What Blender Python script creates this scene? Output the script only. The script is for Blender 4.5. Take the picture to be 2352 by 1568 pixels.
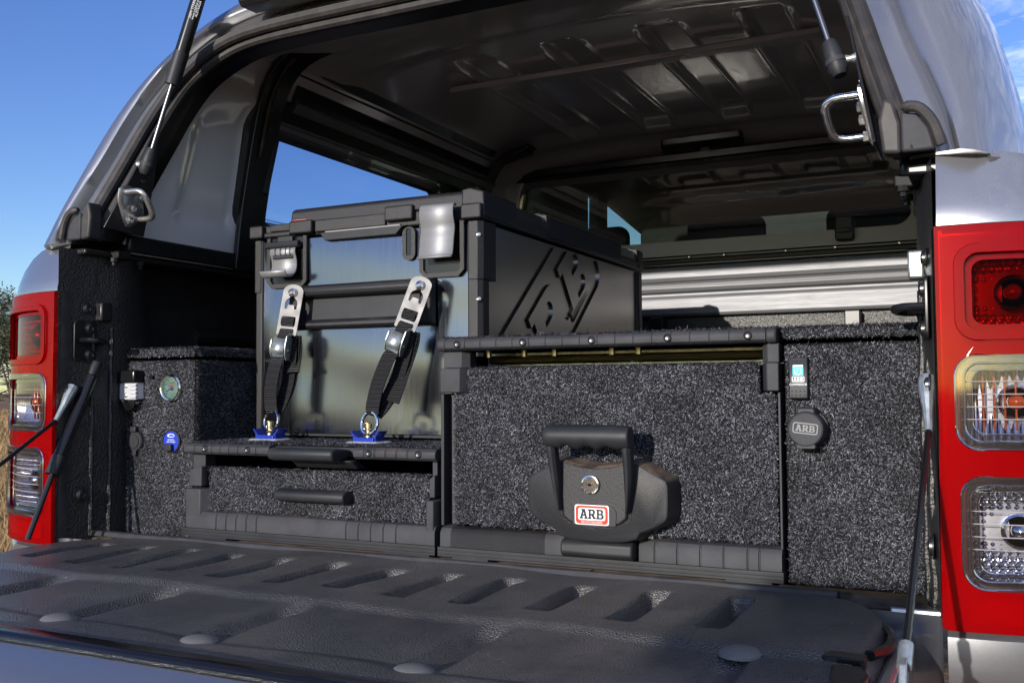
import bpy, bmesh, math, random
import numpy as np
from mathutils import Vector, Matrix
for o in list(bpy.data.objects): bpy.data.objects.remove(o)
SC = bpy.context.scene
COL = SC.collection
random.seed(7); RNG = np.random.default_rng(11)
R = math.radians

# ---------------------------------------------------------------- camera
cam_data = bpy.data.cameras.new('camera'); cam = bpy.data.objects.new('camera', cam_data); COL.objects.link(cam)
yaw, pitch, roll = .4590, .0502, -.0060
fw = Vector((-math.sin(yaw)*math.cos(pitch), math.cos(yaw)*math.cos(pitch), math.sin(pitch)))
rt = Vector((math.cos(yaw), math.sin(yaw), 0)); up = rt.cross(fw)
rt2 = math.cos(roll)*rt + math.sin(roll)*up; up2 = -math.sin(roll)*rt + math.cos(roll)*up
mw = Matrix((rt2, up2, -fw)).transposed().to_4x4(); mw.translation = Vector((.7505, -1.2721, .2446))
cam.matrix_world = mw
cam_data.sensor_width = 36; cam_data.lens = 36*2234.3/2352; cam_data.clip_start = .02; cam_data.clip_end = 4000
SC.camera = cam

# ---------------------------------------------------------------- sky, sun, exposure
SUN_EL, SUN_DX = R(12), .13           # sun stands behind the truck, a little to the left
sd = Vector((SUN_DX, 1, 0)).normalized()*math.cos(SUN_EL) + Vector((0, 0, -math.sin(SUN_EL)))   # travel of the light
W = bpy.data.worlds.new('World'); SC.world = W; W.use_nodes = True
nt = W.node_tree; nt.nodes.clear()
wo = nt.nodes.new('ShaderNodeOutputWorld'); bg = nt.nodes.new('ShaderNodeBackground'); sky = nt.nodes.new('ShaderNodeTexSky')
sky.sky_type = 'NISHITA'; sky.sun_disc = False; sky.sun_elevation = SUN_EL
sky.sun_rotation = math.atan2(-sd.x, -sd.y); sky.air_density = 1.0; sky.dust_density = .3; sky.ozone_density = 3.0; sky.altitude = 300
bg.inputs['Strength'].default_value = .14
# thin high cloud, mostly over the truck's right-hand side
tc = nt.nodes.new('ShaderNodeTexCoord'); mp = nt.nodes.new('ShaderNodeMapping'); mp.inputs['Scale'].default_value = (3.2, 9, 16); mp.inputs['Rotation'].default_value = (0, .25, .5)
cn = nt.nodes.new('ShaderNodeTexNoise'); cn.inputs['Scale'].default_value = 2.2; cn.inputs['Detail'].default_value = 7; cn.inputs['Roughness'].default_value = .62; cn.inputs['Distortion'].default_value = .6
cr = nt.nodes.new('ShaderNodeValToRGB'); cr.color_ramp.elements[0].position = .43; cr.color_ramp.elements[1].position = .72
sx = nt.nodes.new('ShaderNodeSeparateXYZ'); mr = nt.nodes.new('ShaderNodeMapRange'); mr.inputs['From Min'].default_value = -.12; mr.inputs['From Max'].default_value = .12
mu = nt.nodes.new('ShaderNodeMath'); mu.operation = 'MULTIPLY'; mx = nt.nodes.new('ShaderNodeMix'); mx.data_type = 'RGBA'; mx.inputs['B'].default_value = (6.0, 6.2, 6.7, 1)
L = nt.links.new
L(tc.outputs['Generated'], mp.inputs['Vector']); L(mp.outputs['Vector'], cn.inputs['Vector']); L(cn.outputs['Fac'], cr.inputs['Fac'])
L(tc.outputs['Generated'], sx.inputs[0]); L(sx.outputs['X'], mr.inputs['Value']); L(cr.outputs['Color'], mu.inputs[0]); L(mr.outputs['Result'], mu.inputs[1])
m8 = nt.nodes.new('ShaderNodeMath'); m8.operation = 'MULTIPLY'; m8.inputs[1].default_value = .8; L(mu.outputs[0], m8.inputs[0])
L(m8.outputs[0], mx.inputs['Factor']); hs = nt.nodes.new('ShaderNodeHueSaturation'); hs.inputs['Hue'].default_value = .523; hs.inputs['Saturation'].default_value = 1.16; hs.inputs['Value'].default_value = .74; L(sky.outputs['Color'], hs.inputs['Color']); L(hs.outputs['Color'], mx.inputs['A']); L(mx.outputs['Result'], bg.inputs['Color']); L(bg.outputs['Background'], wo.inputs['Surface'])
sun_data = bpy.data.lights.new('sun', 'SUN'); sun_data.energy = 2.6; sun_data.angle = R(.53); sun_data.color = (1, .93, .84)
sun = bpy.data.objects.new('sun', sun_data); COL.objects.link(sun); sun.rotation_euler = sd.to_track_quat('-Z', 'Y').to_euler(); sun.location = (-1, -6, 4)
SC.view_settings.view_transform = 'Standard'; SC.view_settings.look = 'None'; SC.view_settings.exposure = 1.05; SC.view_settings.gamma = 1
SC.render.engine = 'CYCLES'; SC.cycles.use_denoising = True; SC.cycles.max_bounces = 10; SC.cycles.diffuse_bounces = 7; SC.cycles.transparent_max_bounces = 16
SC.cycles.sample_clamp_indirect = 6; SC.cycles.caustics_reflective = False; SC.cycles.caustics_refractive = False

# ---------------------------------------------------------------- materials
MATS = {}
def mat(name, base, rough=.5, metal=0., spec=.5, coat=0., bumps=(), var=None, rvar=None, dust=None, aniso=0., stretch=None, sheen=0.):
    """bumps: (kind, scale, distance); var: (scale, amount); rvar: (scale, amount); dust: (colour, scale, lo, hi, max, up_only)"""
    m = bpy.data.materials.new(name); m.use_nodes = True; MATS[name] = m
    n = m.node_tree.nodes; l = m.node_tree.links.new; p = n['Principled BSDF']
    p.inputs['Base Color'].default_value = (*base, 1); p.inputs['Roughness'].default_value = rough; p.inputs['Metallic'].default_value = metal
    p.inputs['Specular IOR Level'].default_value = spec; p.inputs['Coat Weight'].default_value = coat; p.inputs['Coat Roughness'].default_value = .06
    p.inputs['Anisotropic'].default_value = aniso; p.inputs['Sheen Weight'].default_value = sheen
    t = n.new('ShaderNodeTexCoord'); vec = t.outputs['Object']
    if stretch:
        q = n.new('ShaderNodeMapping'); q.inputs['Scale'].default_value = stretch; l(vec, q.inputs['Vector']); vecs = q.outputs['Vector']
    else: vecs = vec
    def noise(s, d=4, v=None, r=.55):
        k = n.new('ShaderNodeTexNoise'); k.inputs['Scale'].default_value = s; k.inputs['Detail'].default_value = d; k.inputs['Roughness'].default_value = r; l(v or vecs, k.inputs['Vector']); return k.outputs['Fac']
    def ramp(f, lo, hi, a, b):
        k = n.new('ShaderNodeMapRange'); k.inputs['From Min'].default_value = lo; k.inputs['From Max'].default_value = hi; k.inputs['To Min'].default_value = a; k.inputs['To Max'].default_value = b; l(f, k.inputs['Value']); return k.outputs['Result']
    col = None
    if var:
        k = n.new('ShaderNodeMix'); k.data_type = 'RGBA'; k.blend_type = 'MIX'; a = 1-var[1]; b = 1+var[1]
        k.inputs['A'].default_value = (*[c*a for c in base], 1); k.inputs['B'].default_value = (*[c*b for c in base], 1); l(ramp(noise(var[0]), .32, .68, 0, 1), k.inputs['Factor']); col = k.outputs['Result']
    if dust:
        c, s, lo, hi, mxm, uponly = dust
        f = ramp(noise(s, 6, vec, .65), lo, hi, 0, mxm)
        if uponly:
            g = n.new('ShaderNodeNewGeometry'); sp = n.new('ShaderNodeSeparateXYZ'); l(g.outputs['Normal'], sp.inputs[0]); q = n.new('ShaderNodeMath'); q.operation = 'MULTIPLY'; l(f, q.inputs[0]); l(ramp(sp.outputs['Z'], .4, .9, 0, 1), q.inputs[1]); f = q.outputs[0]
        k = n.new('ShaderNodeMix'); k.data_type = 'RGBA'; k.inputs['A'].default_value = (*base, 1); k.inputs['B'].default_value = (*c, 1)
        if col: l(col, k.inputs['A'])
        l(f, k.inputs['Factor']); col = k.outputs['Result']
    if col: l(col, p.inputs['Base Color'])
    if rvar: l(ramp(noise(rvar[0]), .3, .7, max(.02, rough-rvar[1]), min(1, rough+rvar[1])), p.inputs['Roughness'])
    prev = None
    for kind, s, d in bumps:
        if kind == 'voro':
            k = n.new('ShaderNodeTexVoronoi'); k.inputs['Scale'].default_value = s; l(vecs, k.inputs['Vector']); h = k.outputs['Distance']
        elif kind == 'grain':
            k = n.new('ShaderNodeTexVoronoi'); k.feature = 'DISTANCE_TO_EDGE'; k.inputs['Scale'].default_value = s; l(vecs, k.inputs['Vector']); h = ramp(k.outputs['Distance'], 0, .35, 0, 1)
        elif kind == 'rib':
            k = n.new('ShaderNodeTexWave'); k.bands_direction = 'Z'; k.inputs['Scale'].default_value = s; k.inputs['Distortion'].default_value = .6; k.inputs['Detail Scale'].default_value = 3; l(vecs, k.inputs['Vector']); h = k.outputs['Fac']
        else: h = noise(s, 3)
        b = n.new('ShaderNodeBump'); b.inputs['Strength'].default_value = 1; b.inputs['Distance'].default_value = d; l(h, b.inputs['Height'])
        if prev: l(prev, b.inputs['Normal'])
        prev = b.outputs['Normal']
    if prev: l(prev, p.inputs['Normal'])
    return m
DUST = (.20, .14, .095)
mat('silver', (.325, .329, .35), .31, .80, coat=.8, bumps=(('noise', 2600, .00006),), var=(1800, .16), rvar=(6, .05))
mat('lining', (.78, .77, .79), .15, .10, coat=.7, rvar=(9, .05), bumps=(('noise', 14, .0005),))
mat('black_metal', (.012, .012, .013), .34, 0, .5, var=(60, .3))
mat('black_gloss', (.008, .008, .009), .22, 0, .5)
mat('plastic', (.019, .020, .024), .5, 0, .32, var=(25, .2), bumps=(('noise', 900, .0001),), dust=(DUST, 14, .5, .85, .30, True))
mat('plastic_grain', (.011, .011, .013), .42, 0, .45, bumps=(('noise', 900, .0007),), var=(900, .5), dust=(DUST, 20, .45, .8, .25, True))
mat('plastic_grey', (.034, .035, .041), .6, 0, .28, bumps=(('noise', 700, .00025),), var=(30, .2), dust=(DUST, 10, .45, .8, .45, True))
mat('handle_grain', (.015, .0155, .019), .45, 0, .35, bumps=(('noise', 700, .0004),), dust=((.30, .22, .15), 24, .40, .7, .75, True))
mat('rubber', (.030, .028, .029), .55, 0, .4, var=(40, .25), dust=(DUST, 30, .5, .8, .2, False))
mat('liner', (.060, .059, .058), .27, 0, .9, bumps=(('voro', 470, .0018), ('noise', 500, .0006)), var=(14, .25), rvar=(5, .06), dust=((.20, .175, .15), 4, .42, .80, .55, False))
mat('bedliner', (.017, .0165, .017), .30, 0, .55, bumps=(('noise', 420, .0011), ('voro', 230, .0007)), dust=((.09, .07, .05), 9, .5, .8, .25, False))
mat('dirty_floor', (.075, .058, .044), .75, 0, .3, bumps=(('noise', 300, .0006),), var=(40, .4), dust=((.16, .12, .085), 25, .45, .8, .6, False))
mat('carpet', (.012, .012, .015), .95, 0, .1, bumps=(('noise', 450, .0025),), var=(500, .5))
mat('steel', (.165, .180, .225), .17, 1, stretch=(60, 1, 1.1), rvar=(6, .03), var=(5, .035))
mat('sealant', (.012, .012, .012), .12, 0, .6, bumps=(('noise', 420, .002),))
mat('steel_side', (.36, .35, .345), .27, 1, var=(7, .05))
mat('alu', (.27, .274, .285), .46, 1, stretch=(1, 40, 40), rvar=(20, .05), var=(20, .08))
mat('alu_plate', (.21, .206, .206), .6, .4, var=(120, .12), rvar=(60, .1))
mat('rivet', (.14, .138, .135), .6, bumps=(('noise', 600, .0003),))
mat('frit', (.30, .295, .31), .5)
mat('chrome', (.75, .73, .70), .10, 1, rvar=(60, .05))
mat('zinc', (.42, .45, .45), .38, .75, var=(140, .2), rvar=(80, .1))
mat('chrome_soft', (.55, .53, .50), .27, .85, rvar=(60, .06))
mat('alu_brushed', (.30, .30, .31), .55, .5, stretch=(1, 30, 60), var=(12, .08))
mat('brass', (.60, .48, .26), .30, 1)
mat('screw', (.10, .10, .105), .30, .9)
mat('webbing', (.005, .005, .007), .5, 0, .35, bumps=(('rib', 75, .0015),))
mat('black_matte', (.008, .008, .009), .6, 0, .3)
mat('rod_steel', (.16, .16, .175), .32, 1)
mat('blue', (.010, .035, .34), .32, .35, .5)
mat('blue_face', (.010, .040, .42), .35)
mat('pale_cap', (.55, .57, .62), .4, .1)
mat('lens_line', (.55, .50, .50), .3)
mat('grey_connector', (.46, .47, .50), .45, bumps=(('noise', 500, .0001),))
mat('white_print', (.80, .80, .82), .45)
mat('grey_print', (.17, .17, .18), .5)
mat('sticker_white', (.80, .80, .82), .25, coat=.6)
mat('sticker_red', (.72, .045, .022), .25, coat=.6)
mat('sticker_ink', (.012, .014, .022), .25, coat=.6)
mat('gauge_face', (.26, .36, .32), .5)
mat('holo', (.02, .42, .62), .25, .5)
mat('red_reflex', (.62, .010, .008), .25, .3, bumps=(('voro', 330, .004),))
mat('reflector', (.55, .55, .58), .14, 1)
mat('headboard', (.21, .214, .228), .55, .5, stretch=(1, 40, 40), rvar=(20, .05), var=(3, .15))
mat('reflector_dark', (.42, .41, .42), .38, .9)
mat('reflector_red', (.85, .55, .58), .22, .75)
mat('bezel', (.62, .62, .65), .10, 1., coat=.5)
mat('amber', (.42, .065, .008), .15, .3, coat=.5)
mat('seat', (.020, .021, .024), .85, bumps=(('noise', 600, .0004),))
mat('cab_trim', (.20, .19, .155), .8)
mat('bark', (.11, .085, .065), .9, var=(8, .4))
mat('label_print', (.30, .29, .28), .5, var=(400, .5))
def glass(name, tint, refl=.1, rough=.02):
    m = bpy.data.materials.new(name); m.use_nodes = True; MATS[name] = m; n = m.node_tree.nodes; n.clear(); l = m.node_tree.links.new
    o = n.new('ShaderNodeOutputMaterial'); x = n.new('ShaderNodeMixShader'); t = n.new('ShaderNodeBsdfTransparent'); g = n.new('ShaderNodeBsdfGlossy'); f = n.new('ShaderNodeLayerWeight'); w5 = n.new('ShaderNodeMath'); w5.operation = 'POWER'; w5.inputs[1].default_value = 4.; a = n.new('ShaderNodeMath')
    t.inputs['Color'].default_value = (*tint, 1); g.inputs['Roughness'].default_value = rough; a.operation = 'ADD'; a.inputs[1].default_value = refl; a.use_clamp = True
    l(f.outputs['Facing'], w5.inputs[0]); l(w5.outputs[0], a.inputs[0]); l(a.outputs[0], x.inputs[0]); l(t.outputs[0], x.inputs[1]); l(g.outputs[0], x.inputs[2]); l(x.outputs[0], o.inputs['Surface']); return m
glass('glass_side', (.46, .54, .68), .05); glass('glass_cab', (.40, .47, .36), .22); glass('lens_clear', (.93, .93, .95), .04); glass('lens_red', (.60, .004, .012), .002); glass('gauge_glass', (.75, .8, .8), .03)
glass('bezel_clear', (.72, .70, .70), .16, .05)
def red_plastic():
    m = bpy.data.materials.new('red_shell'); m.use_nodes = True; MATS['red_shell'] = m; n = m.node_tree.nodes; l = m.node_tree.links.new; p = n['Principled BSDF']; p.inputs['Base Color'].default_value = (.42, .001, .003, 1); p.inputs['Roughness'].default_value = .06; p.inputs['Specular IOR Level'].default_value = .4
    t = n.new('ShaderNodeBsdfTransparent'); t.inputs['Color'].default_value = (.72, .004, .008, 1); x = n.new('ShaderNodeMixShader'); x.inputs[0].default_value = .40
    l(t.outputs[0], x.inputs[1]); l(p.outputs[0], x.inputs[2]); l(x.outputs[0], n['Material Output'].inputs['Surface'])
red_plastic()
# ceramic dots at the edge of the side window: see-through between the dots
def dotted():
    m = bpy.data.materials.new('dot_band'); m.use_nodes = True; MATS['dot_band'] = m; n = m.node_tree.nodes; l = m.node_tree.links.new; p = n['Principled BSDF']
    p.inputs['Base Color'].default_value = (.01, .01, .012, 1); p.inputs['Roughness'].default_value = .4
    t = n.new('ShaderNodeTexCoord'); v = n.new('ShaderNodeTexVoronoi'); v.inputs['Scale'].default_value = 150; v.inputs['Randomness'].default_value = 0; l(t.outputs['Object'], v.inputs['Vector'])
    c = n.new('ShaderNodeMath'); c.operation = 'LESS_THAN'; c.inputs[1].default_value = .44; l(v.outputs['Distance'], c.inputs[0]); l(c.outputs[0], p.inputs['Alpha'])
dotted()
# carpet fibre: every fibre carries its own grey
m = bpy.data.materials.new('fibre'); m.use_nodes = True; MATS['fibre'] = m; n = m.node_tree.nodes; p = n['Principled BSDF']; p.inputs['Roughness'].default_value = .7; p.inputs['Specular IOR Level'].default_value = .25
at = n.new('ShaderNodeAttribute'); at.attribute_name = 'shade'; m.node_tree.links.new(at.outputs['Color'], p.inputs['Base Color'])
m = bpy.data.materials.new('leaf'); m.use_nodes = True; MATS['leaf'] = m; n = m.node_tree.nodes; p = n['Principled BSDF']; p.inputs['Roughness'].default_value = .55
at = n.new('ShaderNodeAttribute'); at.attribute_name = 'shade'; m.node_tree.links.new(at.outputs['Color'], p.inputs['Base Color'])
# dry paddock
m = bpy.data.materials.new('paddock'); m.use_nodes = True; MATS['paddock'] = m; n = m.node_tree.nodes; l = m.node_tree.links.new; p = n['Principled BSDF']; p.inputs['Roughness'].default_value = .95; p.inputs['Specular IOR Level'].default_value = .1
t = n.new('ShaderNodeTexCoord'); a = n.new('ShaderNodeTexNoise'); a.inputs['Scale'].default_value = .35; a.inputs['Detail'].default_value = 9; a.inputs['Roughness'].default_value = .7; l(t.outputs['Object'], a.inputs['Vector'])
rp = n.new('ShaderNodeValToRGB'); e = rp.color_ramp.elements; e[0].position = .30; e[0].color = (.10, .065, .042, 1); e[1].position = .72; e[1].color = (.42, .28, .15, 1); k = e.new(.5); k.color = (.24, .155, .092, 1); l(a.outputs['Fac'], rp.inputs['Fac']); l(rp.outputs['Color'], p.inputs['Base Color'])
b2 = n.new('ShaderNodeTexNoise'); b2.inputs['Scale'].default_value = 6; b2.inputs['Detail'].default_value = 8; l(t.outputs['Object'], b2.inputs['Vector']); bb = n.new('ShaderNodeBump'); bb.inputs['Distance'].default_value = .25; l(b2.outputs['Fac'], bb.inputs['Height']); l(bb.outputs['Normal'], p.inputs['Normal'])

# ---------------------------------------------------------------- mesh helpers
class G:
    def __init__(s): s.v = []; s.f = []
    def add(s, vs, fs):
        b = len(s.v); s.v += [tuple(map(float, q)) for q in vs]; s.f += [tuple(i+b for i in q) for q in fs]; return s
    def box(s, x0, x1, y0, y1, z0, z1):
        return s.add([(x0,y0,z0),(x1,y0,z0),(x1,y1,z0),(x0,y1,z0),(x0,y0,z1),(x1,y0,z1),(x1,y1,z1),(x0,y1,z1)], [(0,3,2,1),(4,5,6,7),(0,1,5,4),(1,2,6,5),(2,3,7,6),(3,0,4,7)])
    def prism(s, poly, axis, a0, a1):
        P = {'x': lambda p, a: (a, p[0], p[1]), 'y': lambda p, a: (p[0], a, p[1]), 'z': lambda p, a: (p[0], p[1], a)}[axis]; k = len(poly)
        return s.add([P(p, a0) for p in poly]+[P(p, a1) for p in poly], [tuple(range(k))[::-1], tuple(range(k, 2*k))]+[(i, (i+1) % k, k+(i+1) % k, k+i) for i in range(k)])
    def loft(s, rings, closed=False, caps=False):
        k = len(rings[0]); vs = [p for r in rings for p in r]; fs = []
        for i in range(len(rings)-1):
            for j in range(k if closed else k-1):
                a = i*k+j; b = i*k+(j+1) % k; fs.append((a, b, b+k, a+k))
        if caps: fs.append(tuple(range(k))[::-1]); fs.append(tuple(range((len(rings)-1)*k, len(rings)*k)))
        return s.add(vs, fs)
    def tube(s, pts, r, n=10, caps=True, closed=False):
        pts = [Vector(p) for p in pts]; k = len(pts); rs = r if isinstance(r, (list, tuple)) else [r]*k; rings = []; ref = None
        for i, p in enumerate(pts):
            a = pts[(i-1) % k] if closed else pts[max(i-1, 0)]; b = pts[(i+1) % k] if closed else pts[min(i+1, k-1)]; t = (b-a).normalized()
            if ref is None: ref = Vector((0, 0, 1)) if abs(t.z) < .9 else Vector((1, 0, 0))
            u = t.cross(ref).normalized(); w = u.cross(t).normalized(); ref = w
            rings.append([p+rs[i]*(math.cos(2*math.pi*j/n)*u+math.sin(2*math.pi*j/n)*w) for j in range(n)])
        if closed: rings.append(rings[0])
        return s.loft(rings, True, caps and not closed)
    def lathe(s, prof, c, axis='y', n=20):
        c = Vector(c); ax = {'x': (Vector((0,1,0)), Vector((0,0,1)), Vector((1,0,0))), 'y': (Vector((1,0,0)), Vector((0,0,1)), Vector((0,1,0))), 'z': (Vector((1,0,0)), Vector((0,1,0)), Vector((0,0,1)))}[axis] if isinstance(axis, str) else axis
        rings = [[c+ax[2]*h+ax[0]*(rr*math.cos(2*math.pi*j/n))+ax[1]*(rr*math.sin(2*math.pi*j/n)) for j in range(n)] for rr, h in prof]
        return s.loft(rings, True, True)
    def grid(s, fn, us, vs, skip=None):
        k = len(vs); V = [fn(u, v) for u in us for v in vs]; F = []
        for i in range(len(us)-1):
            for j in range(k-1):
                if skip and skip((us[i]+us[i+1])/2, (vs[j]+vs[j+1])/2): continue
                a = i*k+j; F.append((a, a+k, a+k+1, a+1))
        return s.add(V, F)
def child_of(o, parent):
    o.parent = parent
    if parent is not None and parent.type == 'EMPTY': o.location = -parent.location
def obj(name, g, material, parent=None, bevel=0., seg=2, smooth=35, solid=0., sub=0, attrs=None):
    me = bpy.data.meshes.new(name)
    if isinstance(g, G): me.from_pydata(g.v, [], g.f)
    else: bpy.data.meshes.remove(me); me = g; me.name = name
    me.update()
    if smooth:
        bm = bmesh.new(); bm.from_mesh(me); bmesh.ops.recalc_face_normals(bm, faces=bm.faces); bm.to_mesh(me); bm.free()
        me.shade_smooth(); me.set_sharp_from_angle(angle=R(smooth))
    o = bpy.data.objects.new(name, me); COL.objects.link(o); me.materials.append(MATS[material])
    if solid: k = o.modifiers.new('solid', 'SOLIDIFY'); k.thickness = solid; k.offset = 0
    if bevel: k = o.modifiers.new('bevel', 'BEVEL'); k.width = bevel; k.segments = seg; k.limit_method = 'ANGLE'; k.angle_limit = R(32); k.harden_normals = False
    if sub: k = o.modifiers.new('sub', 'SUBSURF'); k.levels = k.render_levels = sub
    if parent: child_of(o, parent)
    return o
def thing(name, label, cat, loc=(0, 0, 0), group=None):
    o = bpy.data.objects.new(name, None); COL.objects.link(o); o.location = loc; o.empty_display_size = .05; tag(o, label, cat, group); return o
def tag(o, label, cat, group=None, kind=None):
    if label: o['label'] = label
    if cat: o['category'] = cat
    if group: o['group'] = group
    if kind: o['kind'] = kind
    return o
def label(o, t): o['label'] = t; return o
def structure(o): o['kind'] = 'structure'; return o
def stuff(o): o['kind'] = 'stuff'; return o
def rrect(x0, x1, y0, y1, r, n=5):
    out = []
    for cx, cy, a in ((x1-r, y1-r, 0), (x0+r, y1-r, 90), (x0+r, y0+r, 180), (x1-r, y0+r, 270)):
        out += [(cx+r*math.cos(R(a+90*i/n)), cy+r*math.sin(R(a+90*i/n))) for i in range(n+1)]
    return out
def smooth_path(pts, n=40):
    """Catmull-Rom through pts, resampled evenly"""
    P = [np.array(p, float) for p in pts]; P = [2*P[0]-P[1]]+P+[2*P[-1]-P[-2]]; out = []
    for i in range(1, len(P)-2):
        for t in np.linspace(0, 1, 16, endpoint=False):
            a, b, c, d = P[i-1:i+3]; out.append(.5*((2*b)+(c-a)*t+(2*a-5*b+4*c-d)*t*t+(3*b-a-3*c+d)*t**3))
    out.append(P[-2]); out = np.array(out); s = np.r_[0, np.cumsum(np.linalg.norm(np.diff(out, axis=0), axis=1))]
    q = np.linspace(0, s[-1], n); return np.stack([np.interp(q, s, out[:, k]) for k in range(out.shape[1])], 1)
def flat_mesh(splines, O, U, V, depth=.0003):
    """closed 2-D outlines (holes allowed) filled and laid on the plane O + u U + v V, raised by depth"""
    cu = bpy.data.curves.new('tmp', 'CURVE'); cu.dimensions = '2D'; cu.fill_mode = 'BOTH'; cu.extrude = depth/2
    for sp in splines:
        k = cu.splines.new('POLY'); k.points.add(len(sp)-1); k.use_cyclic_u = True
        for i, q in enumerate(sp): k.points[i].co = (q[0], q[1], 0, 1)
    return curve_to_mesh(cu, O, U, V, depth)
def text_mesh(s, size, O, U, V, depth=.0003, offset=0., space=1., align='CENTER'):
    cu = bpy.data.curves.new('tmp', 'FONT'); cu.body = s; cu.size = size; cu.extrude = depth/2; cu.offset = offset; cu.space_character = space; cu.align_x = align; cu.align_y = 'CENTER'; cu.resolution_u = 3
    return curve_to_mesh(cu, O, U, V, depth)
def curve_to_mesh(cu, O, U, V, depth):
    o = bpy.data.objects.new('tmp', cu); COL.objects.link(o); dg = bpy.context.evaluated_depsgraph_get(); dg.update()
    me = bpy.data.meshes.new_from_object(o.evaluated_get(dg)); bpy.data.objects.remove(o); bpy.data.curves.remove(cu); me.materials.clear()
    O, U, V = Vector(O), Vector(U).normalized(), Vector(V).normalized(); N = U.cross(V)
    for v in me.vertices: a = v.co.copy(); v.co = O+U*a.x+V*a.y+N*(a.z+depth/2)
    return me
def arc(cx, cy, rx, ry, a0, a1, n=9): return [(cx+rx*math.cos(R(a)), cy+ry*math.sin(R(a))) for a in np.linspace(a0, a1, n)]
SLAB = {'A': [[(0,0),(.42,0),(.42,.16),(.34,.16),(.38,.3),(.62,.3),(.66,.16),(.58,.16),(.58,0),(1,0),(1,.16),(.92,.16),(.68,1),(.2,1),(.2,.84),(.31,.84),(.08,.16),(0,.16)], [(.43,.46),(.57,.46),(.5,.74)]],
 'R': [[(0,0),(.42,0),(.42,.16),(.34,.16),(.34,.36),(.45,.36),(.60,.10)]+arc(.74, .14, .14, .14, 200, 270, 4)+[(.98,0),(.98,.16),(.90,.16),(.74,.41)]+arc(.60, .70, .30, .30, -55, 90, 12)+[(0,1),(0,.84),(.1,.84),(.1,.16),(0,.16)], [(.34,.54),(.50,.54)]+arc(.50, .685, .14, .145, -90, 90, 9)+[(.34,.83)]],
 'B': [[(0,0),(.60,0)]+arc(.62, .28, .33, .28, -90, 55, 12)+arc(.58, .755, .30, .245, -48, 90, 12)+[(0,1),(0,.84),(.1,.84),(.1,.16),(0,.16)], [(.34,.16),(.54,.16)]+arc(.54, .29, .14, .13, -90, 90, 9)+[(.34,.42)], [(.34,.58),(.50,.58)]+arc(.50, .71, .13, .13, -90, 90, 9)+[(.34,.84)]]}
def slab_word(h, w, gap=.06):
    """splines of the three letters, centred, total width w, height h"""
    out = []; x = 0
    for ch, adv in (('A', 1.0), ('R', .98), ('B', .95)):
        for sp in SLAB[ch]: out.append([(p[0]+x, p[1]) for p in sp])
        x += adv+gap
    x -= gap
    return [[((p[0]/x-.5)*w, (p[1]-.5)*h) for p in sp] for sp in out]
X, Y, Z = (1, 0, 0), (0, 1, 0), (0, 0, 1)
SCREW = None
def screw(parent, x, y, z, r=.0055, m='screw'):
    g = G().lathe([(r, 0), (r, -.0012), (r*.82, -.002), (r*.7, -.0012), (r*.45, -.0008)], (x, y, z), 'y', 14)
    s = obj('screw', g, m, parent)
    g = G().box(x-r*.5, x+r*.5, y-.0022, y-.0006, z-r*.12, z+r*.12).box(x-r*.12, x+r*.12, y-.0023, y-.0006, z-r*.5, z+r*.5)
    return s
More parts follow.
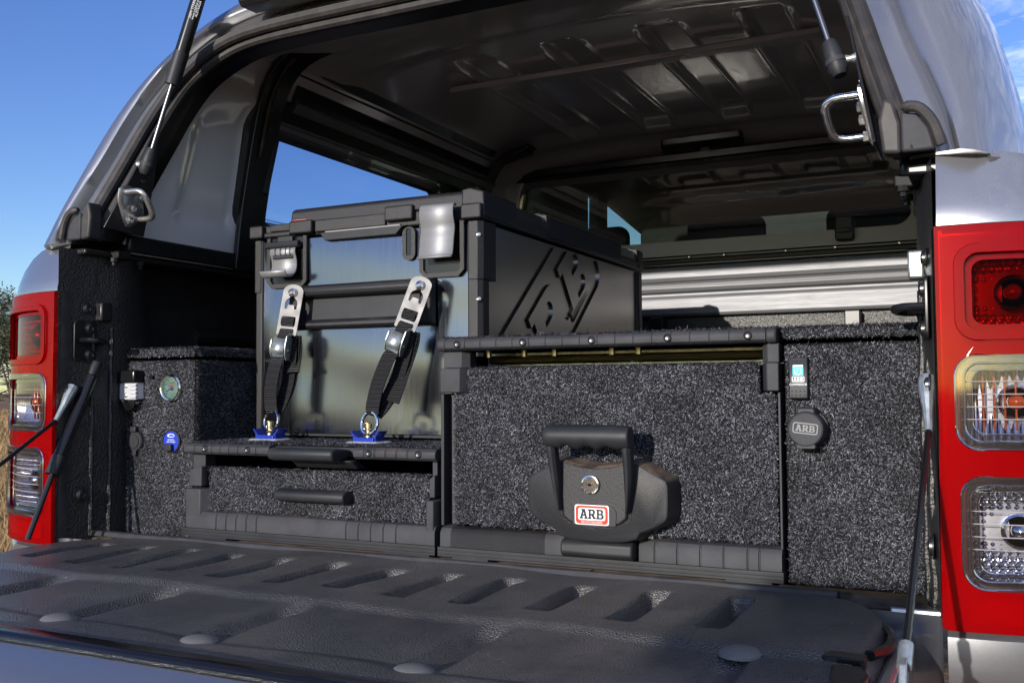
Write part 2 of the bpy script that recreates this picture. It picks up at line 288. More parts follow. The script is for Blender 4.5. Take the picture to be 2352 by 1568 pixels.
def carpet_pile(name, patches, parent, density=700000, length=.0037, width=.00044):
    """curled fibres standing on patches (origin, u edge, v edge); one joined part"""
    allv = []; sh = []
    for O, U, V in patches:
        O, U, V = (np.array(q, float) for q in (O, U, V)); nrm = np.cross(U, V); area = np.linalg.norm(nrm); nrm /= area; n = int(area*density)
        if n < 1: continue
        uu = U/np.linalg.norm(U); vv = V/np.linalg.norm(V)
        a, b = RNG.random(n)[:, None], RNG.random(n)[:, None]; p = O+a*U+b*V
        pa_, pb_ = (a*np.linalg.norm(U)).ravel(), (b*np.linalg.norm(V)).ravel(); ph0 = RNG.random(6)*6.28
        nap = 1.2*np.sin(pa_*41+ph0[0])+1.1*np.sin(pb_*53+pa_*17+ph0[1])+.8*np.sin(pa_*97-pb_*71+ph0[2]); wear = .5*np.sin(pa_*33+pb_*21+ph0[3])+.35*np.sin(pb_*62-pa_*44+ph0[4])+.3*np.sin(pa_*120+pb_*95+ph0[5])
        th = nap+RNG.normal(0, 1.5, n); d = np.cos(th)[:, None]*uu+np.sin(th)[:, None]*vv; e = -np.sin(th)[:, None]*uu+np.cos(th)[:, None]*vv
        ln = (length*(.55+.9*RNG.random(n))*np.where(RNG.random(n) < .008, 2.2, 1.))[:, None]; wd = (width*(.7+.7*RNG.random(n)))[:, None]; hh = ln*(.25+.55*RNG.random((n, 1))); cu = ln*(RNG.random((n, 1))-.5)*.9
        pts = [p, p+d*ln*.3+nrm*hh*.8, p+d*ln*.65+nrm*hh+e*cu*.6, p+d*ln*.8+nrm*hh*.45+e*cu*1.3]
        s = np.clip(RNG.beta(1.05, 2.6, n)*1.0, 0, 1); g = (.008+.42*s**1.9)*(1+.28*wear)
        side = e*.7+nrm*.35*(RNG.random((n, 1))-.5)
        vs = np.stack([q+w*side*wd*k for q, k in zip(pts, (.8, 1, .9, .4)) for w in (-1, 1)], 1)   # n,8,3
        allv.append(vs); sh.append(np.repeat(np.stack([g*.92, g*.95, g*1.12], 1), 8, 0))
    vs = np.concatenate(allv).reshape(-1, 3); n = len(vs)//8
    base = (np.arange(n)*8)[:, None, None]; q = np.array([[0,1,3,2],[2,3,5,4],[4,5,7,6]])[None]; f = (base+q).reshape(-1)
    me = bpy.data.meshes.new(name); me.vertices.add(len(vs)); me.vertices.foreach_set('co', vs.ravel()); me.loops.add(len(f)); me.loops.foreach_set('vertex_index', f)
    k = len(f)//4; me.polygons.add(k); me.polygons.foreach_set('loop_start', np.arange(k)*4); me.polygons.foreach_set('loop_total', np.full(k, 4)); me.update(); me.validate()
    at = me.color_attributes.new('shade', 'FLOAT_COLOR', 'POINT'); c = np.concatenate(sh); at.data.foreach_set('color', np.c_[c, np.ones(len(c))].astype(np.float32).ravel())
    o = bpy.data.objects.new(name, me); COL.objects.link(o); me.materials.append(MATS['fibre'])
    if parent: child_of(o, parent)
    return stuff(o)
# ================================================================ the setting
GZ = -.86
g = G().grid(lambda u, v: (u, v, GZ), [-1800, -300, -60, -20, 0, 20, 60, 300, 1800], [-1800, -300, -60, -20, 0, 20, 60, 300, 1800])
structure(obj('ground', g, 'paddock', smooth=0))

# ================================================================ pickup truck
truck = thing('pickup_truck', 'silver pickup truck with its tailgate lowered, tub open to the rear', 'pickup truck', (0, .7, GZ))
def sstep(a, b, x):
    t = min(1, max(0, (x-a)/(b-a))); return t*t*(3-2*t)
def face_y(x): return -.12+.10*(max(0, abs(x)-.695)/.235)**2.4
# --- tub
g = G().grid(lambda u, v: (u, v, -.012), list(np.linspace(-.74, .74, 9)), list(np.linspace(-.05, 1.48, 9)))
obj('tub_floor', g, 'dirty_floor', truck, solid=.004)
g = G().grid(lambda u, v: (u, 1.478-.012*(math.sin(v*40) > .3), v), list(np.linspace(-.74, .74, 5)), list(np.linspace(-.012, .465, 60)))
obj('tub_front_wall', g, 'bedliner', truck)
for s in (-1, 1):
    rings = []
    for z in np.linspace(-.012, .497, 16):
        e = .05*sstep(.5, .2, z)                       # the inner skin swells inwards towards the floor
        b = .004*math.sin(z*60)
        plan = [(.6955, -.117), (.690, -.09), (.684+b, -.05), (.674, -.014), (.671, .008), (.674, .03+e*.4), (.684, .055+e), (.71, .085+e), (.74, .11+e), (.742, .3), (.742, .7), (.742, 1.1), (.742, 1.478)]
        rings.append([(s*x, y, z) for x, y in plan])
    obj('tub_side_wall', G().loft(rings), 'bedliner', truck, smooth=50)
    for z in (.10, .36):                              # pressed ribs along the inner wall
        pts = [(s*.742, y, z) for y in np.linspace(.25, 1.45, 6)]
        obj('pressed_rib', G().tube(pts, .016, 8), 'bedliner', truck)
    # black lip on the top of the tub wall
    obj('tub_top_rail', G().prism([(s*.668, .488), (s*.668, .498), (s*.74, .500), (s*.74, .485)], 'y', -.085, 1.478), 'black_metal', truck, bevel=.003)
    # outer skin above the lamp, wrapping to the side
    xo = [(.507, .755), (.500, .785), (.488, .815), (.468, .850), (.445, .880), (.428, .898), (.422, .902)]
    rings = [[(s*(.699+(x1-.699)*u), face_y(.699+(x1-.699)*u)+.004+.36*max(0, z-.432), z) for u in np.linspace(0, 1, 9)]+[(s*(x1+.004), face_y(x1)+.05+.36*max(0, z-.432), z), (s*(x1+.012), .3, z), (s*(x1+.012), 1.5, z)] for z, x1 in xo]
    rings = [[(p[0]*.995, p[1]+.03, p[2]-.003) for p in rings[0]]]+rings+[[(p[0], p[1]+.012, p[2]-.002) for p in rings[-1]]]
    obj('upper_corner_panel', G().loft(rings), 'silver', truck, smooth=60)
    zs = [-.016, -.022, -.05, -.09, -.095, -.16, -.3, -.5]
    rings = []
    for i, z in enumerate(zs):
        rec = {0: .012, 1: .003, 2: .001, 3: .011, 4: .016}.get(i, .034)
        rings.append([(s*.698, face_y(.698)+.02+rec, z)]+[(s*(.699+.226*u), face_y(.699+.226*u)+rec, z) for u in np.linspace(0, 1, 9)]+[(s*.932, .06, z), (s*.932, .3, z), (s*.932, 1.5, z)])
    obj('lower_corner_panel', G().loft(rings), 'silver', truck, smooth=50)
    obj('side_panel', G().loft([[(s*(.93-.02*abs(z-.2)), y, z) for y in (0.02, .2, .6, 1.5)] for z in np.linspace(-.016, .43, 8)]), 'silver', truck)
    # silver recess beside the tailgate hinge
    g = G().loft([[(s*.694, -.112, -.004), (s*.694, -.112, -.20)], [(s*.690, -.104, -.004), (s*.688, -.09, -.20)], [(s*.665, -.100, -.004), (s*.66, -.078, -.20)], [(s*.60, -.098, -.004), (s*.60, -.075, -.20)]])
    obj('hinge_recess', g, 'silver', truck, smooth=60)
    if s > 0: obj('sill_edge', G().prism([(-.10, -.006), (-.098, .001), (-.06, -.004), (-.06, -.010)], 'x', s*.640, s*.697), 'silver', truck, bevel=.002)
obj('rear_sill', G().box(-.60, .60, -.09, -.05, -.10, -.016), 'silver', truck)
# --- headboard with aluminium rails
prof = [(1.47, .452), (1.452, .455), (1.447, .462), (1.447, .505), (1.452, .512), (1.462, .514), (1.462, .522), (1.448, .526), (1.442, .536), (1.446, .548), (1.456, .552), (1.446, .556), (1.440, .566), (1.440, .585), (1.446, .597), (1.47, .603)]
obj('headboard_rail', G().prism(prof, 'x', -.655, .640), 'headboard', truck, smooth=30, bevel=.0015)
for x in (.42, -.12): obj('rail_bracket', G().box(x-.02, x+.02, 1.43, 1.475, .40, .452), 'black_metal', truck, bevel=.003)

# --- tail lamps
LAMP_OUT = [(.6965, .420), (.6965, .20), (.6955, .15), (.6945, -.010), (.70, -.0135), (.895, -.0135), (.897, .045), (.915, .13), (.928, .172), (.93, .272), (.925, .36), (.915, .405), (.90, .420)]
WIN = {'stop': (.716, .900, .296, .398), 'indicator': (.714, .905, .179, .279), 'reverse': (.717, .885, .032, .150)}
def bend(me, s, off=0., flip=True):
    bm = bmesh.new(); bm.from_mesh(me)
    for x in np.linspace(.70, .925, 16): bmesh.ops.bisect_plane(bm, geom=bm.verts[:]+bm.edges[:]+bm.faces[:], plane_co=(x, 0, 0), plane_no=(1, 0, 0))
    for v in bm.verts: v.co = Vector((s*v.co.x, face_y(v.co.x)+v.co.y+off, v.co.z))
    bm.to_mesh(me); bm.free(); return me
for s in (-1, 1):
    lamp = obj('tail_lamp', bend(flat_mesh([LAMP_OUT]+[rrect(a, b, c, d, .022, 6) for a, b, c, d in WIN.values()], (0, .004, 0), X, Z, .008), s), 'red_shell', truck, bevel=.0025, seg=3)
    label(lamp, 'tall red tail lamp on the %s of the tailgate opening' % ('left' if s < 0 else 'right'))
    # dark back of the housing
    obj('lamp_housing', bend(flat_mesh([[(p[0] if abs(p[0]-.69) > .02 else p[0]+.002, p[1]) for p in LAMP_OUT]], (0, .036, 0), X, Z, .004), s), 'reflector_dark' if s < 0 else 'reflector_dark', lamp)
    for k, (a, b, c, d) in WIN.items():
        # bezel frame lining the window
        bz = bend(flat_mesh([rrect(a-.0005, b, c-.0005, d+.0005, .022, 6), rrect(a+.009, b-.009, c+.009, d-.009, .015, 6)], (0, -.001, 0), X, Z, .007), s)
        obj('lamp_bezel', bz, 'red_shell' if k == 'stop' else 'bezel_clear', lamp, bevel=.0022, seg=3)
        bz = bend(flat_mesh([rrect(a+.003, b-.003, c+.003, d-.003, .019, 6), rrect(a+.016, b-.016, c+.016, d-.016, .012, 6)], (0, .010, 0), X, Z, .006), s)
        obj('lamp_inner_bezel', bz, 'red_shell' if k == 'stop' else 'bezel_clear', lamp, bevel=.002, seg=2)
        # faceted reflector
        cx, cz = .772, (c+d)/2; us = np.linspace(a+.004, b-.004, 150); vs = np.linspace(c+.004, d-.004, 80)
        fu, fv = (13, 15) if k == 'reverse' else (16, 1.0) if k == 'indicator' else (14, 10)
        def rf(x, z):
            q = ((x-cx)/.09)**2+((z-cz)/.055)**2
            px_ = (x-a)/(b-a)*fu*1.6; pz_ = (z-c)/(d-c)*fv
            return (s*x, face_y(x)+.040-.020*min(1.3, q)-.0028*abs(math.sin(math.pi*px_))-.0028*abs(math.sin(math.pi*pz_)), z)
        obj('lamp_reflector', G().grid(rf, us, vs), {'stop': 'reflector_red', 'indicator': 'reflector', 'reverse': 'reflector'}[k], lamp, smooth=25)
        yb = face_y(cx)+.018
        obj('bulb_ring', G().lathe([(.019, .012), (.019, 0), (.0165, -.001), (.0150, .002), (.0145, .012)], (s*cx, yb, cz), 'y', 26), 'bezel', lamp)
        obj('lamp_bulb', G().lathe([(.0095, .012), (.0095, .002), (.008, -.004), (.004, -.0065), (.0005, -.0075)], (s*cx, yb, cz), 'y', 22), {'stop': 'reflector_red', 'indicator': 'amber', 'reverse': 'reflector'}[k], lamp)
        if k == 'indicator':
            for i in range(4):
                x = a+.026+i*.0105
                obj('amber_glint', G().box(s*x-.0011, s*x+.0011, face_y(x)+.012, face_y(x)+.016, c+.020, d-.022), 'amber', lamp, bevel=.001)  # amber reflections inside the lamp, drawn as coloured strips
        for e, yy, rad in ((.0, -.0045, .0016), (.008, -.0030, .0013), (.0155, .0050, .0010)):
            path = rrect(a+e, b-e, c+e, d-e, .022-e*.6, 8)
            obj('lamp_rim', G().tube([(s*x, face_y(x)+yy, z) for x, z in path], rad, 6, closed=True), 'red_shell' if k == 'stop' else 'bezel', lamp)
        lens = obj('lamp_lens', bend(flat_mesh([rrect(a+.006, b-.004, c+.006, d-.006, .017, 5)], (0, .006, 0), X, Z, .0008), s), 'lens_red' if k == 'stop' else 'lens_clear', lamp)
        if k != 'stop':
            for i in range(4):
                z = cz+.022-i*.0135
                g = G().loft([[(s*x, face_y(x)+.0035, z-.0006) for x in np.linspace(a+.004, b-.006, 12)], [(s*x, face_y(x)+.0022, z) for x in np.linspace(a+.004, b-.006, 12)], [(s*x, face_y(x)+.0035, z+.0006) for x in np.linspace(a+.004, b-.006, 12)]])
                obj('lens_line', g, 'lens_line', lamp)
    rx = bend(flat_mesh([rrect(.722, .875, -.004, .022, .003, 3)], (0, -.0005, 0), X, Z, .002), s)
    obj('red_reflector_strip', rx, 'red_reflex', lamp)
    # satin seal between lamp and jamb
    obj('lamp_seal', G().loft([[(s*.6935, -.112, z), (s*.6915, -.102, z), (s*.691, -.094, z)] for z in np.linspace(-.012, .42, 4)]), 'rubber', truck)

# --- jamb fittings
def bolt(parent, c, axis, r=.009, h=.007, m='screw'):
    return obj('bolt', G().lathe([(r*1.35, 0), (r*1.35, .0015), (r, .002), (r*.95, h*.7), (r*.6, h), (r*.3, h*.8)], c, axis, 16), m, parent)
def in_axis(s): return (Vector((0, 1, 0)), Vector((0, 0, 1)), Vector((-s, -.15, 0)).normalized())
for s in (-1, 1):
    a = in_axis(s)
    pl = obj('striker_plate', G().prism(rrect(-.092, -.036, .300, .372, .008, 3), 'x', s*.6835, s*.6875), 'black_metal', truck, bevel=.001)
    for z in (.358, .312): bolt(pl, (s*.683, -.062, z), a)
    loop = [(s*.686, -.078, .337), (s*.664, -.080, .337), (s*.653, -.076, .336), (s*.650, -.066, .335), (s*.653, -.054, .334), (s*.664, -.048, .333), (s*.686, -.048, .333)]
    obj('striker_loop', G().tube(smooth_path(loop, 24), .0048, 10), 'black_gloss', pl)
    bolt(truck, (s*.686, -.066, .393), a); bolt(truck, (s*.686, -.072, .067), a, .011)
    obj('stop_block', G().box(min(s*.664, s*.682), max(s*.664, s*.682), -.052, -.028, .372, .405), 'zinc' if s > 0 else 'black_metal', truck, bevel=.003)
    # stay cable: eye bracket, ferrule, twisted cable down to the tailgate edge
    top = Vector((s*.688, -.100, .244)); p0 = Vector((s*.686, -.125, .198)); p1 = Vector((s*.679, -.385, .030))
    cb = obj('stay_cable', G().tube([p0+(p1-p0)*t for t in np.linspace(0, 1, 40)], [.0032+.0004*(i % 2) for i in range(40)], 8), 'black_gloss', truck)
    bolt(truck, top+Vector((-s*.0, 0, .004)), a, .009)
    obj('cable_eye', G().tube([top+Vector((-s*.004, .008, .012)), top+Vector((-s*.004, 0, 0)), top+Vector((-s*.003, -.010, -.020)), p0+Vector((0, .004, .006)), p0], [.009, .0095, .006, .0045, .0045], 10), 'zinc', cb)
    obj('cable_ferrule', G().tube([p1, p1+(p1-p0)*.08], .0062, 12), 'zinc', cb)
    e1 = p1+(p1-p0)*.075
    obj('cable_hook', G().prism([(e1.y-.055, e1.z-.05), (e1.y-.028, e1.z-.055), (e1.y+.006, e1.z-.006), (e1.y+.004, e1.z+.008), (e1.y-.012, e1.z+.004)], 'x', e1.x-.003, e1.x+.003), 'zinc', cb, bevel=.001)
    for dy, dz in ((-.045, -.035), (-.012, -.03)):
        obj('hook_bolt', G().lathe([(.016, 0), (.016, .010), (.010, .016), (.002, .017)], (e1.x-s*.004, e1.y+dy, e1.z+dz), (Vector((0, 1, 0)), Vector((0, 0, 1)), Vector((s, 0, 0))), 6), 'black_metal', cb, bevel=.001)
# tailgate damper strut on the left
p0 = Vector((-.676, -.050, .296)); p1 = Vector((-.680, -.135, .107)); p2 = Vector((-.682, -.178, .004))
st = obj('damper_strut', G().tube([p0+(p1-p0)*.10, p0+(p1-p0)*.12, p1-(p1-p0)*.02, p1], [.006, .0105, .0105, .0125], 14), 'black_gloss', truck)
obj('strut_end', G().tube([p0-(p1-p0)*.01, p0+(p1-p0)*.04, p0+(p1-p0)*.13], [.009, .0095, .007], 12), 'plastic', st)
obj('strut_collar', G().tube([p1-(p1-p0)*.16, p1], [.0122, .0122], 14), 'plastic', st)
obj('strut_rod', G().tube([p1, p2], .0045, 10), 'black_gloss', st)

# --- tailgate, lowered flat
tg = obj('tailgate', G().box(-.652, .652, -.606, -.062, -.078, -.030), 'silver', truck, bevel=.012, seg=3)
label(tg, 'lowered silver tailgate with a black ribbed plastic liner')
GX = [-.655, -.556, -.463, -.368, -.280, -.188, -.090, .006, .095, .187, .285, .382, .482]
G2 = [-.585, -.388, -.187, .014, .272, .520]
RIV = [(-.590, -.518), (-.390, -.518), (-.184, -.518), (.020, -.517), (.274, -.515), (.530, -.515), (.528, -.336)]
def xl(y): return .655-(.10*(1-math.sqrt(max(0, 1-((y+.16)/.10)**2))) if y > -.16 else 0)
def lz(x, y):
    z = .0015*math.sin(x*23+y*17)+.001*math.sin(x*9-y*31)
    for c in GX:
        d = abs(x-c-.0)
        if d < .036: z -= .020*(1-sstep(.009, .016, d))*sstep(-.278, -.256, y)*(1-sstep(-.140, -.116, y))
    for c in G2:
        d = abs(x-c)
        if d < .05: z -= .012*(1-sstep(.010, .024, d))*sstep(-.500, -.480, y)*(1-sstep(-.37, -.335, y))
    z -= .006*(1-sstep(-.345, -.322, y)); z += .0045*(1-sstep(-.530, -.505, y))
    for a, b in RIV: z -= .0035*math.exp(-((x-a)**2+(y-b)**2)/.00045)
    z -= .022*sstep(.958, 1.0, abs(x)/xl(y))**1.0
    return z
vs_ = list(np.linspace(-.577, -.062, 190))
g = G()
us_ = np.sin(np.linspace(-1, 1, 420)*math.pi/2*.93)/math.sin(math.pi/2*.93)
g.grid(lambda u, v: (u*xl(v), v, lz(u*xl(v), v)), list(us_), vs_)
ln = obj('tailgate_liner', g, 'liner', tg, smooth=80)
for a, b in RIV:
    obj('liner_rivet', G().lathe([(.021, -.002), (.0205, .0012), (.016, .0045), (.009, .0062), (.0005, .0068)], (a, b, lz(a, b)+.001), 'z', 24), 'rivet', ln)
obj('hinge_gap_strip', G().prism([(-.062, -.004), (-.058, .0035), (-.052, .0045), (-.046, .0015), (-.042, .003), (-.034, .001), (-.030, -.010)], 'x', -.675, .578), 'plastic_grey', tg, bevel=.001)
obj('edge_trim', G().prism([(-.6075, -.012), (-.6075, .001), (-.603, .004), (-.585, .004), (-.579, .0005), (-.579, -.012)], 'x', -.650, .650), 'black_gloss', tg, bevel=.0015)
obj('trim_bead', G().tube([(x, -.6095, -.002) for x in np.linspace(-.65, .65, 30)], .0030, 8), 'sealant', tg)
obj('tailgate_lip', G().prism([(-.611, -.003), (-.620, -.0065), (-.645, -.013), (-.665, -.026), (-.676, -.05), (-.678, -.085), (-.60, -.085), (-.60, -.012), (-.608, -.006)], 'x', -.655, .655), 'silver', tg, bevel=.003, seg=3)
for s in (-1, 1):
    obj('tailgate_end', G().prism([(-.10, -.030), (-.16, -.018), (-.30, -.014), (-.60, -.012), (-.60, -.075), (-.10, -.075)], 'x', s*.650, s*.664), 'silver', tg, bevel=.004)
    # latch mechanism let into the edge
    lt = obj('latch', G().prism(rrect(min(s*.603, s*.640), max(s*.603, s*.640), -.338, -.316, .004, 3), 'z', -.020, .0015), 'black_gloss', tg, bevel=.001)
    obj('latch_frame', G().prism([(s*.612, -.345), (s*.640, -.345), (s*.648, -.37), (s*.646, -.44), (s*.622, -.44)], 'z', -.030, -.002), 'black_gloss', lt, bevel=.004, seg=3)
    obj('end_trim', G().tube(smooth_path([(s*.640, -.30, -.004), (s*.651, -.24, -.010), (s*.648, -.18, -.012), (s*.630, -.13, -.012)], 16), .0055, 8), 'black_gloss', tg)
    # beads of seam sealer down the jamb
    for x, y in ((.6845, -.052), (.6755, -.020)): obj('seam_bead', G().tube([(s*(x+.0008*math.sin(z*90)), y, z) for z in np.linspace(-.005, .36, 50)], [.0042+.0006*math.sin(i*2.1) for i in range(50)], 7), 'bedliner', truck)

# --- cab behind the front window
cabx = .70
obj('cab_roof', G().loft([[(x, y, 1.02+.05*(1-(x/.72)**4)-.06*(y > 3.0)) for x in np.linspace(-.70, .70, 9)] for y in (1.62, 1.9, 2.6, 3.05)]), 'cab_trim', truck, solid=.01)
obj('cab_floor', G().box(-.72, .72, 1.60, 3.4, -.05, -.03), 'cab_trim', truck)
obj('cab_back_panel', G().box(-.72, .72, 1.60, 1.62, -.05, .60), 'cab_trim', truck)
obj('dashboard', G().prism([(3.05, .1), (3.0, .45), (3.1, .76), (3.5, .80), (3.6, .1)], 'x', -.70, .70), 'cab_trim', truck, bevel=.03)
obj('windscreen_blocker', G().box(-.68, .68, 3.30, 3.31, .70, 1.05), 'plastic_grey', truck)  # added sheet that blocks the bright sky through the windscreen
for s in (-1, 1):
    obj('cab_door_panel', G().box(min(s*.70, s*.74), max(s*.70, s*.74), 1.60, 3.4, -.05, .86), 'cab_trim', truck)
    obj('cab_quarter_trim', G().box(min(s*.69, s*.72), max(s*.69, s*.72), 1.60, 2.34, .861, 1.06), 'cab_trim', truck)
    obj('rear_roof_pillar', G().prism([(1.60, .55), (1.60, 1.05), (1.80, 1.05), (1.95, .55)], 'x', s*.66, s*.70), 'cab_trim', truck)
    obj('door_pillar', G().prism([(2.35, .55), (2.38, 1.05), (2.48, 1.05), (2.47, .55)], 'x', s*.66, s*.70), 'cab_trim', truck)
    obj('windscreen_pillar', G().prism([(3.42, .55), (3.02, 1.05), (3.08, 1.05), (3.50, .55)], 'x', s*.64, s*.69), 'cab_trim', truck)
def seat(x, y, w, top):
    st = obj('seat_back', G().prism([(y, .05), (y+.10, .05), (y+.02, top), (y-.07, top), (y-.09, top-.05)], 'x', x-w/2, x+w/2), 'seat', truck, bevel=.035, seg=4)
    return st
for x in (-.36, .36):
    st = seat(x, 2.45, .46, .66); obj('headrest', G().prism([(2.38, .69), (2.46, .69), (2.45, .88), (2.37, .88)], 'x', x-.13, x+.13), 'seat', st, bevel=.03, seg=4)
st = seat(0, 1.72, 1.34, .62)
for x in (-.42, .02, .44): obj('headrest', G().prism([(1.68, .63), (1.76, .63), (1.75, .775), (1.67, .775)], 'x', x-.12, x+.12), 'seat', st, bevel=.03, seg=4)
# ================================================================ canopy
canopy = thing('canopy', 'silver hard canopy fitted over the tub with its rear hatch raised', 'canopy', (0, .7, .5))
def yb(z): return -.09+.40*(z-.52)
def arch(half, n=44):
    h = smooth_path(half, n); left = h.copy(); left[:, 0] *= -1; return np.concatenate([left, h[::-1][1:]])     # left bottom -> top -> right bottom
cI = arch([(.660,.515),(.645,.56),(.622,.64),(.602,.71),(.587,.76),(.557,.818),(.499,.858),(.433,.876),(.325,.880),(.16,.880),(0,.880)])
cO = arch([(.676,.515),(.663,.57),(.640,.645),(.618,.72),(.600,.765),(.576,.812),(.537,.855),(.482,.886),(.406,.899),(.3,.903),(.15,.903),(0,.903)])
cR = arch([(.722,.505),(.710,.56),(.690,.62),(.672,.67),(.655,.73),(.632,.785),(.600,.835),(.550,.88),(.49,.915),(.40,.935),(.3,.945),(.15,.95),(0,.95)])
cE = arch([(.762,.499),(.760,.523),(.754,.60),(.738,.68),(.715,.749),(.684,.804),(.641,.858),(.593,.901),(.516,.955),(.40,1.0),(.2,1.03),(0,1.04)])
cF = arch([(.800,.499),(.800,.525),(.788,.60),(.768,.69),(.743,.76),(.708,.82),(.66,.88),(.60,.93),(.52,.98),(.40,1.02),(.2,1.05),(0,1.06)])
cJ = arch([(.668,.515),(.662,.60),(.648,.70),(.632,.78),(.600,.85),(.54,.895),(.45,.912),(.3,.916),(.15,.916),(0,.916)])
def ring(c, off, k=1.): return [(x, yb(z)*k+off, z) for x, z in c]
def mid(a, b, t): return a*(1-t)+b*t
# painted skin
rings = [ring(cO, .004), ring(mid(cO, cR, .15), .000), ring(mid(cO, cR, .90), .008), ring(mid(cO, cR, .96), .004), ring(cR, -.016), ring(mid(cR, cE, .08), -.0195), ring(mid(cR, cE, .4), -.017), ring(mid(cR, cE, .75), -.002), ring(cE, .022), ring(mid(cE, cF, .5), .055), ring(cF, .11)]
rings += [[(x, yy+.0*z, z) for x, z in cF] for yy in (.34, .6, .9, 1.2, 1.5)]
k = len(cF); g = G(); V = [p for r in rings for p in r]; F = []
for i in range(len(rings)-1):
    for j in range(k-1):
        q = (i*k+j, i*k+j+1, (i+1)*k+j+1, (i+1)*k+j); c = np.mean([V[t] for t in q], 0)
        if abs(c[0]) > .6 and .33 < c[1] < 1.21 and .605 < c[2] < .825: continue
        F.append(q)
g.add(V, F); obj('outer_skin', g, 'silver', canopy, smooth=55)
# closed underside of the skin
for j_, s in ((0, -1), (k-1, 1)):
    low = [Vector(r_[j_]) for r_ in rings[3:]]
    obj('skin_underside', G().loft([low, [q_+Vector((-s*.05, .03 if i_ < 6 else 0, .004)) for i_, q_ in enumerate(low)]]), 'silver', canopy, smooth=60)
# rolled lower lip of the skin
for s in (-1, 1):
    e = [(s*.752, yb(.5)+.008, .497), (s*.762, yb(.5)+.022, .495), (s*.80, yb(.5)+.11, .497), (s*.80, .6, .497), (s*.80, 1.5, .497)]
    obj('skin_lip', G().tube(smooth_path(e, 40), .0055, 8), 'silver', canopy)
# rubber seals round the opening
pa = [Vector((x, yb(z)+.002, z)) for x, z in mid(cO, cI, .30)]; pb = [Vector((x, yb(z)+.022, z)) for x, z in mid(cO, cI, .86)]
g = G().loft([ring(mid(cO, cR, .04), -.006), ring(mid(cO, cR, .0), -.010), ring(mid(cO, cI, .12), -.009), ring(mid(cO, cI, .3), -.004)]); obj('seal_lip', g, 'rubber', canopy, smooth=60)
obj('outer_seal', G().tube(pa, .0105, 10), 'rubber', canopy); obj('inner_seal', G().tube(pb, .0105, 10), 'rubber', canopy)
obj('seal_channel', G().loft([ring(cO, .02), ring(mid(cO, cI, .5), .022), ring(cI, .034)]), 'black_metal', canopy)
# black flange inside the opening
obj('opening_flange', G().loft([ring(mid(cI, cO, .2), .030), ring(cI, .032), ring(mid(cI, cI*np.array([.995, .996]), 1), .076)]), 'black_metal', canopy, solid=.004, smooth=50)
obj('flange_return', G().loft([ring(cI*np.array([.997, .998]), .070), ring(cJ, .10)]), 'lining', canopy)
# inner side walls with the window openings
WY0, WY1, WZ0, WZ1 = .325, 1.195, .600, .832
def xin(z):
    if z < .56: return .668
    if z < .86: return .668-.17*(z-.56)
    t = (z-.86)/.07; return .617-.032*t**1.6
def wall_pt(s):
    def f(u, z):
        y0 = yb(z)+.10; y = y0+(u-y0)*1 if u > .30 else y0+(.30-y0)*(u/.30)
        d = sstep(.56, .60, z-.25*(y-.3)*0)*(1-sstep(.80, .84, z+.35*(.25-y)))*sstep(.10, .15, y-.12*(z-.6))*(1-sstep(.27, .295, y))
        return (s*(xin(z)+.014*d), y, z)
    return f
us = list(np.linspace(0, .30, 26))+[WY0, .5, .75, 1.0, WY1, 1.3, 1.40, 1.47]; vs = [.50, .53, .56]+list(np.linspace(.575, WZ0, 4))+list(np.linspace(.63, .80, 12))+[WZ1, .845, .86, .875, .89, .905, .918, .93]
for s in (-1, 1):
    obj('side_lining', G().grid(wall_pt(s), us, vs, lambda u, v: WY0 < u < WY1 and WZ0 < v < WZ1), 'lining', canopy, smooth=60)
# roof lining with pressed ribs
RIB = [-.295, -.075, .145, .362]
def roof(x, y):
    c = .928+.068*(max(0, 1-(abs(x)/.587)**3.4))**.55
    h = .915+.050*sstep(.12, .50, y)+.034*sstep(.50, .60, y+.04*math.cos(x*4))
    z = -math.log(math.exp(-c*90)+math.exp(-h*90))/90+.006
    for r in RIB:
        d = abs(x-r)
        if d < .07:
            e = (1-sstep(.034, .043, d))*sstep(.61, .67, y)*(1-sstep(1.30, 1.36, y)); z += .016*e
            z -= .005*math.exp(-((d-.050)/.005)**2)*sstep(.63, .67, y)*(1-sstep(1.28, 1.34, y))
    z -= .02*sstep(1.28, 1.38, y)+.042*sstep(1.375, 1.47, y)
    return (x, y, z)
obj('roof_lining', G().grid(roof, list(np.linspace(-.5865, .5865, 360)), list(np.linspace(.155, 1.47, 140))), 'lining', canopy, smooth=80)
obj('roof_bow', G().prism([(.752, .968), (.752, .980), (.758, .984), (.786, .984), (.790, .980), (.790, .968)], 'x', -.415, .455), 'lining', canopy, bevel=.002)
led = obj('roof_light', G().prism(rrect(-.085, .150, -.018, .018, .012, 4), 'z', -.010, .010), 'black_metal', canopy, bevel=.003)
for v in led.data.vertices: v.co = Vector((v.co.x, 1.392+v.co.y*.85-v.co.z*.3, .938-v.co.y*.5+v.co.z))
obj('light_switch', G().box(.03, .06, 1.385, 1.405, .915, .925), 'black_gloss', led, bevel=.002)
